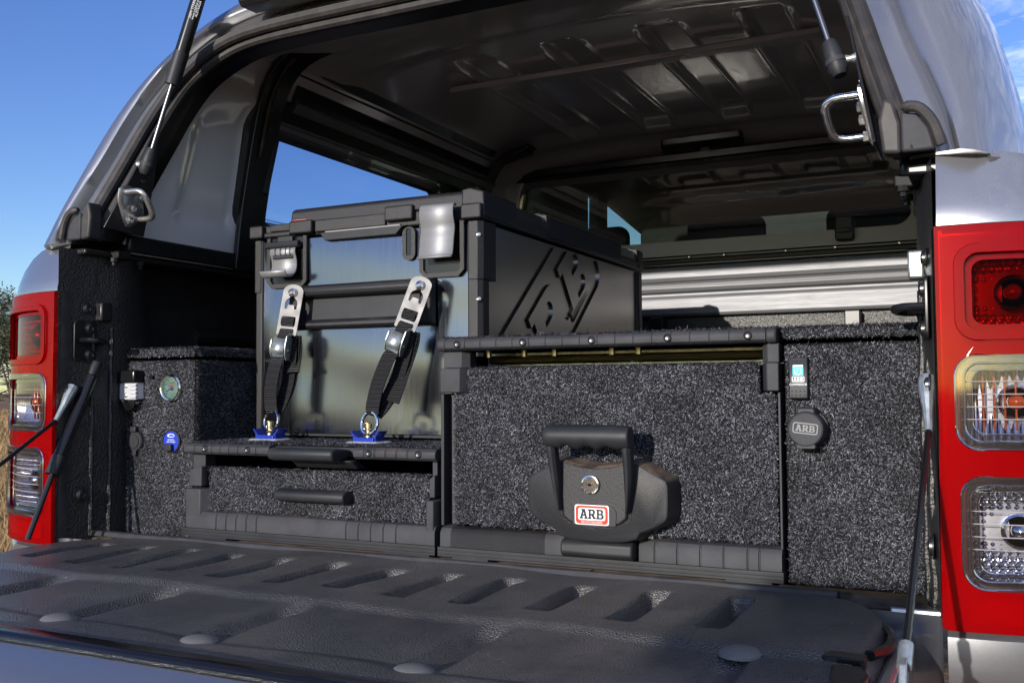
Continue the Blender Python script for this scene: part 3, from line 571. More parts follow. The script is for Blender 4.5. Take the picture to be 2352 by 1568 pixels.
# front wall of the canopy
g = G().grid(lambda x, z: (x, 1.47, z), [-.668, -.60, -.3, 0, .3, .60, .668], [.50, .62, .90, .96], lambda x, z: abs(x) < .6 and .62 < z < .90)
obj('front_wall', g, 'lining', canopy)
for s in (-1, 1):    # rounded inner corner
    obj('front_corner', G().loft([[(s*(xin(z)-.075*math.cos(a)*.0-.075*(1-math.sin(a))), 1.47-.11*(1-math.cos(a)), z) for a in np.linspace(0, math.pi/2, 8)] for z in np.linspace(.50, .93, 8)]), 'lining', canopy)
win = obj('front_window', flat_mesh([rrect(-.635, .635, .603, .928, .09, 7), rrect(-.618, .618, .628, .893, .055, 7)], (0, 1.468, 0), X, Z, .022), 'black_gloss', canopy, bevel=.003)
label(win, 'front window of the canopy looking into the cab')
obj('window_border', flat_mesh([rrect(-.624, .624, .626, .897, .06, 7), rrect(-.572, .572, .674, .874, .045, 7)], (0, 1.466, 0), X, Z, .004), 'frit', win)
obj('sash_track', G().prism([(1.438, .606), (1.436, .616), (1.444, .620), (1.444, .626), (1.440, .629), (1.446, .6295), (1.452, .630), (1.452, .606)], 'x', -.60, .60), 'black_metal', win, bevel=.001)
obj('upper_track', G().prism([(1.440, .905), (1.436, .925), (1.45, .930), (1.452, .90)], 'x', -.55, .62), 'black_gloss', win, bevel=.002)
obj('window_pane', G().add([(-.615, 1.4672, .635), (.615, 1.4672, .635), (.615, 1.4672, .90), (-.615, 1.4672, .90)], [(0, 1, 2, 3)]), 'glass_cab', win, smooth=0)
for x in (-.02, .08, .25, .38, .54): screw(win, x, 1.437, .622, .004, 'chrome')
lt = obj('sash_latch', G().prism([(.382, .640), (.424, .640), (.428, .648), (.426, .700), (.421, .706), (.386, .706), (.381, .700), (.379, .648)], 'y', 1.438, 1.460), 'plastic_grain', win, bevel=.004)
obj('latch_slide', G().box(.388, .419, 1.431, 1.439, .660, .672), 'plastic', lt, bevel=.002)
obj('check_label', G().prism(rrect(-.442, -.415, .905, .918, .001, 1), 'y', 1.4445, 1.4452), 'white_print', win, smooth=0)
obj('check_label_print', text_mesh('QC PASS', .0072, (-.4285, 1.4443, .9115), X, Z, .0002), 'sticker_ink', win, smooth=0)
obj('serial_print', text_mesh('ARB  No. FWF1000787', .0085, (.49, 1.4362, .9175), X, Z, .0002), 'white_print', win, smooth=0)
# side windows: dark frame, glass, dotted edge
for s in (-1, 1):
    me = flat_mesh([rrect(.278, 1.262, .556, .874, .075, 7), rrect(.335, 1.185, .607, .828, .045, 7)], (0, 0, 0), X, Y, .11)
    for v in me.vertices:
        y, z, w = v.co.x, v.co.y, v.co.z; v.co = Vector((s*(xin(z)-.008+w), y, z))
    fr = obj('side_window', me, 'black_metal', canopy, bevel=.004)
    label(fr, '%s side window in a black frame' % ('left' if s < 0 else 'right'))
    def sheet(outl, off, dep):
        me = flat_mesh(outl, (0, 0, 0), X, Y, dep)
        for v in me.vertices:
            y, z, w = v.co.x, v.co.y, v.co.z; v.co = Vector((s*(xin(z)+off+w), y, z))
        return me
    obj('side_pane', G().add([(s*(xin(z)+.010), y, z) for y, z in ((.322, .596), (1.198, .596), (1.198, .838), (.322, .838))], [(0, 1, 2, 3)]), 'glass_side', fr, smooth=0)
    obj('dot_edge', sheet([rrect(.330, 1.19, .602, .833, .045, 6), rrect(.352, 1.168, .626, .806, .030, 6)], .006, .0006), 'dot_band', fr, smooth=0)
    obj('pane_strut', G().tube([(s*.642, .333, .64), (s*.642, .345, .665), (s*.638, .345, .668), (s*.622, .365, .80)], [.004, .004, .008, .008], 8), 'plastic', fr)
    # roof gutter and aluminium channel along the window head
    obj('window_head_rail', G().prism([(s*.625, .868), (s*.600, .872), (s*.592, .884), (s*.592, .912), (s*.606, .918), (s*.62, .90)], 'y', .40, 1.34), 'black_metal', canopy, bevel=.003)
    obj('head_channel', G().prism([(s*.616, .852), (s*.606, .852), (s*.594, .866), (s*.594, .874), (s*.604, .872), (s*.618, .862)], 'y', .40, 1.34), 'alu', canopy, bevel=.001)
    # steel hoops of the frame
    path = [(.664, .50), (.655, .62), (.632, .78), (.612, .87), (.580, .925), (.535, .955), (.46, .972)]
    P = smooth_path(path, 20)
    def hoop(yc, w, name, lean=0.):
        rings = []
        for i, (x, z) in enumerate(P):
            t = P[min(i+1, 19)]-P[max(i-1, 0)]; t = t/np.linalg.norm(t); nx, nz = -abs(t[1]), -abs(t[0])
            yy = yc+lean*(z-.6)
            rings.append([(s*x, yy-w/2, z), (s*x, yy+w/2, z), (s*(x+nx*.012), yy+w/2, z+nz*.012), (s*(x+nx*.012), yy-w/2, z+nz*.012)])
        return obj(name, G().loft(rings, True, True), 'black_metal', canopy, bevel=.002)
    h1 = hoop(.318, .075, 'rear_hoop', .05); hoop(1.318, .05, 'front_hoop')
    obj('hoop_slot', G().loft([[(s*(x-.0128-.012*.2), .302+.05*(z-.6), z-.004), (s*(x-.0128-.012*.2), .314+.05*(z-.6), z-.004)] for x, z in P[8:17]]), 'dirty_floor', h1, solid=.001)
    for z in (.80, .845): obj('hoop_bolt', G().lathe([(.005, 0), (.005, .003), (.003, .004)], (s*(xin(z)-.013), .33, z), (Vector((0, 1, 0)), Vector((0, 0, 1)), Vector((-s, 0, 0))), 8), 'screw', h1)
    obj('foot_plate', G().prism([(s*.47, .962), (s*.56, .935), (s*.565, .928), (s*.47, .952)], 'y', 1.29, 1.35), 'black_metal', canopy, bevel=.003)
    # base rail on the tub wall
    obj('base_rail', G().prism([(s*.655, .502), (s*.655, .532), (s*.668, .534), (s*.70, .530), (s*.70, .502)], 'y', .0, 1.46), 'black_metal', canopy, bevel=.004)
    obj('clamp_bracket', G().prism([(s*.650, .486), (s*.650, .500), (s*.70, .500), (s*.70, .490), (s*.665, .484)], 'y', -.030, .0), 'black_matte', canopy, bevel=.002)
    for y in (-.03, .03): obj('clamp_bolt', G().lathe([(.007, 0), (.007, -.007), (.004, -.008), (.004, -.013)], (s*.660, y, .486), 'z', 8), 'black_matte', canopy)
    # rubber boots where the seal ends
    obj('seal_boot', G().prism([(s*.644, .512), (s*.664, .510), (s*.664, .545), (s*.657, .570), (s*.646, .576), (s*.640, .55)], 'y', -.100, -.072), 'rubber', canopy, bevel=.004, seg=3)
    b2 = [(s*.666, -.103, .562), (s*.684, -.105, .558), (s*.698, -.104, .540), (s*.706, -.103, .514)]
    obj('corner_pad', G().tube(smooth_path(b2, 14), [.004]+[.0065]*12+[.006], 10), 'rubber', canopy)
    obj('pad_web', G().prism([(s*.664, .511), (s*.700, .511), (s*.694, .537), (s*.682, .554), (s*.664, .558)], 'y', -.100, -.086), 'plastic_grey', canopy, bevel=.003)
    # lock plate with striker
    tri = [(-.078, .532), (.012, .528), (.014, .560), (.016, .640), (.010, .700), (-.002, .715), (-.020, .665)]
    pl = obj('lock_plate', G().add([(s*(.632-.20*(z-.53)+d), y, z) for d in (0, .004) for y, z in tri], [tuple(range(7)), tuple(range(7, 14))[::-1]]+[(i, (i+1) % 7, 7+(i+1) % 7, 7+i) for i in range(7)]), 'black_metal', canopy, bevel=.001)
    def pp(y, z, d): return Vector((s*(.632-.20*(z-.53)-d), y, z))
    dm = smooth_path([(-.060, .603), (-.046, .611), (-.020, .603), (-.004, .585), (.000, .560), (-.012, .548), (-.030, .538), (-.042, .548), (-.058, .582), (-.060, .603)], 28)[:-1]
    sp = obj('striker_base', G().loft([[pp(a, b, 0) for a, b in dm], [pp(a, b, .003) for a, b in dm], [pp(-.031+(a+.031)*.86, .575+(b-.575)*.86, .0055) for a, b in dm]], True, True), 'chrome_soft', pl)
    for a, b in ((-.014, .592), (-.032, .550), (-.028, .572)): obj('striker_bolt', G().lathe([(.0068, 0), (.0068, .006), (.004, .0075), (.002, .006)], pp(a, b, .005), (Vector((0, 1, 0)), Vector((0, 0, 1)), Vector((-s, 0, 0))), 6), 'chrome_soft', sp)
    lp = [pp(-.047, .598, .002), pp(-.047, .598, .020), pp(-.046, .597, .036), pp(-.042, .590, .046), pp(-.030, .574, .048), pp(-.018, .560, .046), pp(-.013, .555, .036), pp(-.013, .555, .002)]
    obj('striker_bar', G().tube(smooth_path(lp, 30), .0052, 12), 'chrome_soft' if s < 0 else 'chrome', sp)
    bolt(pl, pp(-.010, .625, 0), (Vector((0, 1, 0)), Vector((0, 0, 1)), Vector((-s, 0, 0))), .0045, .003)
    # gas strut of the hatch
    b0 = Vector((s*.585, -.025, .652)); d = Vector((-s*.295, .102, 1)).normalized()
    gs = obj('gas_strut', G().tube([b0+d*.175, b0+d*.62], .0125, 16), 'black_gloss', canopy)
    label(gs, '%s gas strut holding the hatch open' % ('left' if s < 0 else 'right'))
    if s < 0:
        pt = b0+d*.285; vv = (Vector(mw.translation)-pt).normalized(); nn = (vv-d*vv.dot(d)).normalized(); vu = nn.cross(d)
        for i_, tx in enumerate(('200N  STABILUS', 'www.stabilus.com', 'AUSTRALIA')): obj('strut_print', text_mesh(tx, .0058, pt+nn*.0127+vu*(.0048-.0048*i_), d, vu, .0002), 'white_print', gs, smooth=0)
    obj('strut_sleeve', G().tube([b0+d*.145, b0+d*.205], .0135, 14), 'plastic', gs)
    obj('strut_rod', G().tube([b0+d*.02, b0+d*.16], .0042, 12), 'rod_steel', gs)
    obj('strut_socket', G().tube([b0-d*.022, b0-d*.014, b0+d*.010, b0+d*.026], [.008, .0125, .012, .009], 12), 'plastic', gs)
    obj('strut_ring', G().tube([b0-d*.006, b0-d*.000], .0131, 14), 'plastic_grey', gs)
    obj('ball_stud', G().tube([b0+Vector((s*.006, 0, 0)), b0+Vector((s*.018, .002, 0)), b0+Vector((s*.024, .003, 0))], [.006, .004, .007], 10), 'zinc', gs)
rp_ = obj('rating_plate', G().add([(-.6535, y, z) for y, z in ((.296, .556), (.350, .556), (.350, .574), (.296, .574))], [(0, 1, 2, 3)]), 'label_print', canopy, smooth=0)
obj('plate_letters', text_mesh('ARB', .006, (-.6534, .323, .569), Y, Z, .0002), 'sticker_ink', rp_, smooth=0)
for i_ in range(4): obj('plate_line', G().box(-.6535, -.6532, .302, .344-.004*(i_ % 2), .5585+i_*.0018, .5592+i_*.0018), 'sticker_ink', rp_, smooth=0)
# raised rear hatch
H0 = Vector((0, .040, .957)); hd = Vector((0, -.30, .954)).normalized(); hn = Vector((0, -.954, -.30)).normalized()
def hp(x, h, d): return H0+Vector((x, 0, 0))+hd*h+hn*d
outl = smooth_path([(0, -.006), (.30, -.006), (.44, .000), (.50, .016), (.545, .055), (.58, .12), (.62, .24), (.655, .38), (.66, .41), (.60, .42), (.3, .425), (0, .425)], 40)
full = [(x, h) for x, h in outl]+[(-x, h) for x, h in outl[::-1][1:-1]]
hatch = obj('rear_hatch', G().loft([[hp(x*.95, h*.97+.006, .012) for x, h in full], [hp(x, h, 0) for x, h in full], [hp(x*1.0, h, -.02) for x, h in full], [hp(x*.97, h*.98+.004, -.04) for x, h in full]], True, True), 'silver', canopy, smooth=50)
obj('hatch_glass', G().loft([[hp(x*.84, h*.8+.05, .0135) for x, h in full], [hp(x*.84, h*.8+.05, .016) for x, h in full]], True, True), 'black_gloss', hatch)
obj('hinge_extrusion', G().prism([(.020, .918), (.012, .926), (.014, .936), (.030, .944), (.060, .944), (.060, .920)], 'x', -.415, .415), 'black_metal', canopy, bevel=.002)
obj('hinge_rod', G().tube([(x, .012, .950) for x in (-.37, 0, .37)], .0075, 12), 'black_gloss', canopy)
for s in (-1, 1):
    for x in (.405, .385): obj('hinge_lug', G().lathe([(.013, -.005), (.014, 0), (.013, .005)], (s*x, .012, .949), 'x', 16), 'plastic', canopy)
# ================================================================ helpers for the drawer units
def molded(x0, x1, prof, notches=(), depth=.0018, w=.0016):
    """bar along x with profile [(y, z)], with small moulded notches on its front"""
    xs = [(x0, 0)]
    for q in notches: xs += [(q-w, 0), (q-w*.3, depth), (q+w*.3, depth), (q+w, 0)]
    xs.append((x1, 0)); ymin = min(p[0] for p in prof); ymax = max(p[0] for p in prof)
    return G().loft([[(x, y+d*(1-(y-ymin)/(ymax-ymin)), z) for y, z in prof] for x, d in xs], True, True)
def rail_prof(z0, z1, y0=-.014, y1=.020):
    return [(y1, z0), (y0+.006, z0), (y0+.001, z0+.004), (y0, (z0+z1)/2), (y0+.001, z1-.005), (y0+.006, z1-.001), (y1, z1)]
SILL = [(.020, .014), (-.011, .014), (-.0105, .034), (-.006, .041), (.004, .044), (.020, .044)]
BASE = [(.020, .000), (-.013, .000), (-.013, .003), (-.0118, .0034), (-.0118, .0046), (-.013, .005), (-.013, .008), (-.0118, .0084), (-.0118, .0096), (-.013, .010), (-.013, .0135), (.020, .0135)]
def rng(a, b, n): return list(np.linspace(a, b, n))

# ================================================================ drawer unit under the fridge
du = thing('drawer_unit', 'low carpeted drawer unit with a sliding floor under the fridge', 'drawer unit', (-.255, .5, -.012))
obj('base_strip', molded(-.507, -.0025, BASE), 'plastic', du, smooth=30)
obj('sill', molded(-.498, -.004, SILL, rng(-.432, -.345, 5)+rng(-.165, -.072, 5)), 'plastic_grey', du, smooth=40)
for x in (-.46, -.06): obj('foot', G().box(x-.04, x+.04, 0, .06, -.011, -.0005), 'plastic', du)
for a, b in ((-.502, -.456), (-.019, -.003)):
    t = (b-a)*.30 if a < -.1 else .004
    obj('lower_post', G().prism([(a, -.010), (b-t, -.010), (b, .006), (b, .03), (a, .03)], 'z', .0145, .080), 'plastic_grey', du, bevel=.0015)
    g = G().add([(a+.002, -.004, .084), (b-t*1.2, -.004, .084), (b-t, .006, .084), (b-t, .03, .084), (a+.002, .03, .084), (a+.002, -.004, .112), (b-t*1.2, -.004, .118), (b-t, .006, .118), (b-t, .03, .118), (a+.002, .03, .112)], [(4, 3, 2, 1, 0), (5, 6, 7, 8, 9), (0, 1, 6, 5), (1, 2, 7, 6), (2, 3, 8, 7), (3, 4, 9, 8), (4, 0, 5, 9)])
    obj('upper_post', g, 'plastic_grey', du, bevel=.0012)
    obj('post_cap', G().prism([(a+.003, .004), (b-t*1.1, .004), (b-t*1.1, .03), (a+.003, .03)], 'z', .112, .139), 'plastic_grey', du, bevel=.001)
for a, b in ((-.503, -.4985), (-.0065, -.002)): obj('unit_side', G().box(a, b, .022, 1.0, .0, .138), 'black_metal', du)
obj('unit_back', G().box(-.4985, -.0065, .99, 1.0, .0, .138), 'black_metal', du)
obj('unit_bottom', G().box(-.4985, -.0065, .022, .985, .0, .008), 'black_metal', du)
df = obj('drawer_front', G().box(-.456, -.019, .000, .016, .0445, .115), 'carpet', du, bevel=.004)
carpet_pile('carpet_pile', [((-.456, 0, .0445), (.437, 0, 0), (0, 0, .0705)), ((-.456, 0, .115), (.437, 0, 0), (0, .014, 0))], df)
obj('pull_handle', G().prism([(.0, .071), (-.020, .0685), (-.028, .072), (-.030, .079), (-.028, .085), (-.018, .0885), (0, .088)], 'x', -.293, -.158), 'plastic', df, bevel=.003, seg=3)
obj('drawer_body', G().box(-.45, -.025, .0165, .9, .046, .10), 'black_metal', du)
# sliding floor with its edge rail and handle
sf = obj('sliding_floor', G().box(-.500, -.003, .020, .99, .142, .1565), 'carpet', du)
carpet_pile('carpet_pile', [((-.502, -.002, .1575), (.499, 0, 0), (0, .30, 0))], sf, density=650000)
obj('edge_rail', molded(-.503, -.318, rail_prof(.139, .158), rng(-.480, -.345, 8)), 'plastic_grey', sf, smooth=40, bevel=.002)
obj('edge_rail', molded(-.150, -.001, rail_prof(.139, .158), rng(-.13, -.03, 6)), 'plastic_grey', sf, smooth=40, bevel=.002)
obj('rail_middle', G().box(-.3175, -.1505, .002, .020, .140, .156), 'plastic', sf, bevel=.002)
obj('floor_handle', G().prism([(.002, .152), (-.030, .156), (-.046, .1545), (-.050, .147), (-.046, .138), (-.036, .135), (.002, .138)], 'x', -.293, -.165), 'plastic', sf, bevel=.004, seg=3)
obj('handle_underside', G().prism([(.0, .137), (-.02, .136), (.0, .122), (.03, .122)], 'x', -.27, -.15), 'plastic', sf, bevel=.003)
for x in (-.455, -.362, -.120, -.030): screw(sf, x, -.014, .149)
for x in (-.43, -.30, -.12, -.08): obj('floor_pin', G().lathe([(.004, 0), (.004, -.006), (.0025, -.007)], (x, .035, .142), 'z', 8), 'brass', sf)

# ================================================================ tall drawer unit
tu = thing('tall_drawer_unit', 'tall carpeted drawer unit with a black lift handle and key lock', 'drawer unit', (.255, .5, -.012))
obj('base_strip', molded(.0025, .507, BASE), 'plastic', tu, smooth=30)
obj('sill', molded(.006, .206, SILL, rng(.045, .175, 6)+[.025]), 'plastic_grey', tu, smooth=40)
obj('sill', molded(.316, .505, SILL, rng(.338, .462, 5)+[.477]), 'plastic_grey', tu, smooth=40)
for x in (.05, .46): obj('foot', G().box(x-.03, x+.03, 0, .06, -.011, -.0005), 'plastic_grey', tu)
ct = obj('catch', G().prism([(.02, .014), (-.026, .016), (-.032, .022), (-.031, .036), (-.024, .0405), (.02, .041)], 'x', .209, .313), 'plastic', tu, bevel=.003, seg=3)
for x in (.222, .245, .258, .285, .298): obj('catch_rib', G().box(x-.0018, x+.0018, -.016, .0, .040, .056), 'plastic', ct)
for x in (.196, .330): obj('sill_bolt', G().lathe([(.007, 0), (.007, .006), (.004, .0065)], (x, .004, .0435), 'z', 6), 'screw', tu)
obj('frame_post', G().prism([(.0035, -.004), (.009, -.004), (.009, .016), (.024, .018), (.024, .03), (.0035, .03)], 'z', .044, .240), 'plastic', tu, bevel=.001)
obj('frame_post', G().prism([(.5025, -.004), (.506, -.004), (.506, .03), (.5025, .03)], 'z', .040, .240), 'plastic', tu, bevel=.0008)
for a, b, sgn in ((.0035, .047, 1), (.4815, .5045, -1)):
    t = .010 if sgn > 0 else .008
    pl = [(a, -.006), (b-t, -.006), (b, .010), (b, .03), (a, .03)] if sgn > 0 else [(a, .010), (a+t, -.006), (b, -.006), (b, .03), (a, .03)]
    obj('rail_bracket', G().prism(pl, 'z', .242, .278), 'plastic_grey', tu, bevel=.0012)
    pl2 = [(x+(.003 if sgn > 0 else 0)*(x < b-.02), y+.006*(y < 0)) for x, y in pl]
    obj('rail_bracket', G().prism(pl2, 'z', .2785, .304), 'plastic_grey', tu, bevel=.0012)
for a, b in ((.002, .0065), (.5035, .508)): obj('unit_side', G().box(a, b, .032, 1.0, .0, .300), 'carpet', tu)
obj('unit_back', G().box(.0065, .5035, .98, .99, .0, .300), 'black_metal', tu)
shape = [(.026, .047), (.500, .047), (.500, .238), (.4795, .238), (.4795, .277), (.049, .277), (.049, .243), (.026, .243)]
df = obj('drawer_front', G().prism(shape, 'y', .000, .016), 'carpet', tu, bevel=.004)
carpet_pile('carpet_pile', [((.026, 0, .047), (.474, 0, 0), (0, 0, .192)), ((.049, 0, .239), (.430, 0, 0), (0, 0, .038)), ((.049, 0, .277), (.430, 0, 0), (0, .014, 0)), ((.0265, 0, .047), (0, 0, .19), (0, .012, 0))], df)
obj('drawer_body', G().box(.04, .47, .0165, .95, .05, .24), 'black_metal', tu)
tf = obj('sliding_floor', G().box(.004, .506, .020, .99, .306, .3215), 'carpet', tu)
carpet_pile('carpet_pile', [((.004, -.004, .3225), (.500, 0, 0), (0, .06, 0))], tf, density=650000)
obj('edge_rail', molded(.017, .490, rail_prof(.304, .3235), rng(.05, .47, 17), depth=.0012, w=.001), 'plastic_grey', tf, smooth=40)
for a, b in ((.002, .0168), (.4902, .5035)): obj('rail_end_cap', molded(a, b, rail_prof(.3035, .324, -.0145)), 'plastic_grey', tf, smooth=40, bevel=.003, seg=3)
for x in (.038, .146, .252, .361, .468): screw(tf, x, -.014, .3135)
obj('runner_bar', G().tube([(.04, .09, .292), (.48, .09, .292)], .007, 10), 'brass', tu)
obj('runner_plate', G().box(.03, .49, .10, .104, .283, .303), 'zinc', tu)
for x in (.06, .12, .17, .26, .30): obj('floor_pin', G().lathe([(.0045, 0), (.0045, -.010), (.0025, -.011)], (x, .045, .305), 'z', 8), 'brass', tf)
# lift handle
cx = .266
half = [(0, .040), (.03, .0412), (.046, .0435), (.0545, .046), (.058, .0475), (.0605, .0525), (.0635, .0560), (.068, .0575), (.083, .064), (.0945, .0705), (.0985, .0745), (.1005, .080), (.1015, .095), (.1015, .116), (.1000, .1225), (.0965, .1270), (.080, .1355), (.062, .1455), (.052, .149), (.046, .1495), (.025, .1445), (0, .142)]
hs = smooth_path(half, 70); full = [(cx+x, z) for x, z in hs]+[(cx-x, z) for x, z in hs[::-1][1:-1]]
def hscale(q, k, c=(.266, .098)): return [(c[0]+(x-c[0])*k, c[1]+(z-c[1])*k) for x, z in q]
hb = obj('handle_base', G().loft([[(x, .002, z) for x, z in hscale(full, 1.05)], [(x, -.012, z) for x, z in hscale(full, 1.045)], [(x, -.036, z) for x, z in hscale(full, 1.0)], [(x, -.040, z) for x, z in hscale(full, .985)], [(x, -.0412, z) for x, z in hscale(full, .955)]], True, True), 'handle_grain', tu, smooth=40)
# raised centre block set off by a dark joint
blk = [(-.046, .148), (-.0475, .10), (-.046, .074), (-.036, .066), (-.015, .0615), (0, .060), (.015, .0615), (.036, .066), (.046, .074), (.0475, .10), (.046, .148), (.025, .1425), (0, .140), (-.025, .1425)]
jt = [(x*1.09, z-.0025) for x, z in blk if z < .145]+[(.050, .148), (.046, .1475), (.025, .1418), (0, .1392), (-.025, .1418), (-.046, .1475), (-.050, .148)]
obj('handle_joint', G().prism([(cx+x, z) for x, z in (jt[:10]+jt[9:9])], 'y', -.0418, -.030), 'black_gloss', hb)
cb = obj('handle_block', G().prism([(cx+x, z) for x, z in blk], 'y', -.0465, -.004), 'handle_grain', hb, bevel=.003, seg=3)
pan = [(-.031, .064), (-.032, .082), (-.028, .089), (-.02, .092), (.02, .092), (.028, .089), (.032, .082), (.031, .064), (.015, .0618), (0, .0608), (-.015, .0618)]
obj('badge_panel', G().prism([(cx+x, z) for x, z in pan], 'y', -.0474, -.046), 'handle_grain', cb, bevel=.0006)
for s in (-1, 1):
    arm = [(cx+s*.0535, -.066, .186), (cx+s*.0535, -.064, .165), (cx+s*.0530, -.058, .140), (cx+s*.0515, -.053, .115), (cx+s*.0495, -.049, .095), (cx+s*.0480, -.047, .082)]
    P = smooth_path(arm, 16); W_ = np.interp(np.linspace(0, 1, 16), [0, .3, .6, 1], [.0068, .0060, .0052, .0022])
    obj('handle_arm', G().loft([[(p[0]-w, p[1]+.010, p[2]), (p[0]-w, p[1]-.004, p[2]), (p[0]-w*.35, p[1]-.009, p[2]), (p[0]+w*.35, p[1]-.009, p[2]), (p[0]+w, p[1]-.004, p[2]), (p[0]+w, p[1]+.010, p[2])] for p, w in zip(P, W_)], True, True), 'plastic', hb, bevel=.001, smooth=50)
rings = []
for t in np.linspace(0, 1, 49):
    x = cx-.0605+.121*t; e = 1-.12*(abs(t-.5)*2)**14; wv = .0022*math.cos(2*math.pi*(t-.5)*4.2) if .2 < t < .8 else -.001
    rings.append([(x, -.068+.0150*e*math.cos(a), .1835+(.0152*e+(-wv if math.sin(a) < -.2 else 0)*abs(math.sin(a)))*math.sin(a)) for a in np.linspace(0, 2*math.pi, 20, endpoint=False)])
obj('handle_grip', G().loft(rings, True, True), 'plastic', hb, smooth=50, bevel=.0015)
lk = obj('key_lock', G().lathe([(.0135, .004), (.0135, -.002), (.0125, -.004), (.0105, -.0045), (.0100, -.0030), (.0095, -.0030), (.0090, -.0048), (.003, -.0050), (.0005, -.0050)], (cx-.004, -.0468, .118), 'y', 30), 'chrome', cb)
obj('key_slot', G().box(cx-.0085, cx+.0005, -.0522, -.0515, .1172, .1188), 'black_gloss', lk); obj('key_core', G().lathe([(.0022, 0), (.0022, -.0004)], (cx-.004, -.0518, .118), 'y', 12), 'black_gloss', lk)
bx_, bz_ = cx-.003, .0775
def plate(nm, sp, y, m, par, d=.0003): return obj(nm, flat_mesh(sp, (bx_, y, bz_), X, Z, d), m, par, smooth=0)
sk = plate('badge', [rrect(-.0245, .0245, -.0132, .0132, .003, 4)], -.0475, 'sticker_white', cb)
plate('badge_band', [rrect(-.0230, .0230, -.0120, .0120, .0045, 5), rrect(-.0195, .0195, -.0072, .0092, .0030, 5)], -.0478, 'sticker_red', sk)
plate('badge_letters', [[(x, z+.0011) for x, z in sp] for sp in slab_word(.0130, .0345)], -.0478, 'sticker_ink', sk)
obj('badge_caption', text_mesh('4X4 ACCESSORIES', .0036, (bx_, -.0481, bz_-.0097), X, Z, .0002, space=1.05), 'sticker_white', sk, smooth=0)

# ================================================================ carpeted side bins
def bin_(name, lab, x0, x1, y0, z0, side, d):
    b = thing(name, lab, 'side bin', ((x0+x1)/2, .7, -.012))
    bd = obj('bin_body', G().box(x0, x1, y0, 1.42, z0, .3025), 'carpet', b, bevel=.006, seg=3)
    ld = obj('bin_lid', G().box(x0-.002, x1+.002, y0-.003, 1.43, .3075, .3225), 'carpet', b, bevel=.005, seg=3)
    patches = [((x0+.003, y0, z0+.003), (x1-x0-.006, 0, 0), (0, 0, .297-z0))]
    lp = [((x0, y0-.003, .309), (x1-x0, 0, 0), (0, 0, .012)), ((x0, y0, .3225), (x1-x0, 0, 0), (0, .20, 0))]
    if side:
        patches.append(((x1, y0, z0+.003), (0, .24, 0), (0, 0, .297-z0))); lp.append(((x1+.002, y0, .309), (0, .24, 0), (0, 0, .012)))
    carpet_pile('carpet_pile', patches, bd, density=d); carpet_pile('carpet_pile', lp, ld, density=d)
    return b, bd
lb, bd = bin_('side_bin', 'carpeted side bin with voltmeter, sockets and grey battery plug', -.687, -.505, .015, -.010, True, 700000)
# anderson plug
pg = obj('battery_plug', G().prism(rrect(-.6715, -.6295, .232, .263, .002, 2), 'y', -.004, .016), 'grey_connector', bd, bevel=.002)
for z in (.235, .242, .249, .256): obj('plug_fin', G().box(-.643, -.6285, -.0065, .0, z, z+.0042), 'grey_connector', pg, bevel=.0008)
for z in (.240, .257): obj('plug_rivet', G().lathe([(.0042, 0), (.0042, -.001), (.002, -.002)], (-.6545, -.0042, z), 'y', 12), 'zinc', pg)
obj('plug_cover', G().prism([(-.672, .262), (-.629, .262), (-.628, .284), (-.634, .2855), (-.668, .284), (-.673, .280)], 'y', -.010, .016), 'black_gloss', pg, bevel=.004, seg=3)
for i in range(5):
    t = np.linspace(0, math.pi, 12); r = .015-.0018*i
    obj('plug_cable', G().tube([(-.6505+r*math.cos(a), -.002-.0015*i, .231-(.017-.003*i)*math.sin(a)) for a in t], .0021, 6), 'black_gloss', pg)
obj('small_button', G().lathe([(.004, .0), (.004, -.006), (.003, -.007)], (-.606, .013, .272), 'y', 12), 'black_gloss', bd)
gx, gz = -.5595, .2525
ga = obj('voltmeter', G().lathe([(.0245, .004), (.0245, -.004), (.0225, -.0060), (.0205, -.0055), (.0195, .003)], (gx, .012, gz), 'y', 36), 'chrome', bd)
obj('dial', G().lathe([(.0193, 0), (.0193, -.001)], (gx, .0125, gz), 'y', 32), 'gauge_face', ga)
for a in np.linspace(-40, 220, 9): obj('dial_mark', G().tube([(gx+.0145*math.cos(R(a)), .0112, gz+.0145*math.sin(R(a))), (gx+.0172*math.cos(R(a)), .0112, gz+.0172*math.sin(R(a)))], .0004, 5), 'black_gloss', ga)
obj('dial_print', text_mesh('VOLTS', .0048, (gx+.002, .0113, gz+.0085), X, Z, .0002), 'sticker_ink', ga, smooth=0)
obj('dial_red_print', flat_mesh([rrect(-.006, .006, -.0012, .0012, .0004, 2)], (gx+.001, .0113, gz+.0045), X, Z, .0002), 'sticker_red', ga, smooth=0)
obj('needle', G().tube([(gx+.001, .0108, gz-.001), (gx-.012, .0108, gz-.006)], .0006, 6), 'black_gloss', ga); obj('needle_hub', G().lathe([(.004, 0), (.004, -.001)], (gx+.001, .0113, gz-.001), 'y', 16), 'blue', ga)
obj('dial_glass', G().lathe([(.0195, 0), (.0195, -.0005)], (gx, .0085, gz), 'y', 32), 'gauge_glass', ga, smooth=0)
sx_, sz_ = -.6455, .157
so = obj('power_socket', G().lathe([(.0185, .004), (.0185, -.003), (.0165, -.0055), (.0125, -.0058), (.012, -.0075), (.0005, -.0078)], (sx_, .013, sz_), 'y', 28), 'plastic', bd)
obj('socket_hinge', G().box(sx_-.008, sx_+.006, .004, .013, sz_+.016, sz_+.027), 'plastic', so, bevel=.002); obj('socket_tab', G().prism(rrect(sx_-.005, sx_+.005, sz_-.027, sz_-.014, .004, 3), 'y', .007, .012), 'plastic', so, bevel=.001)
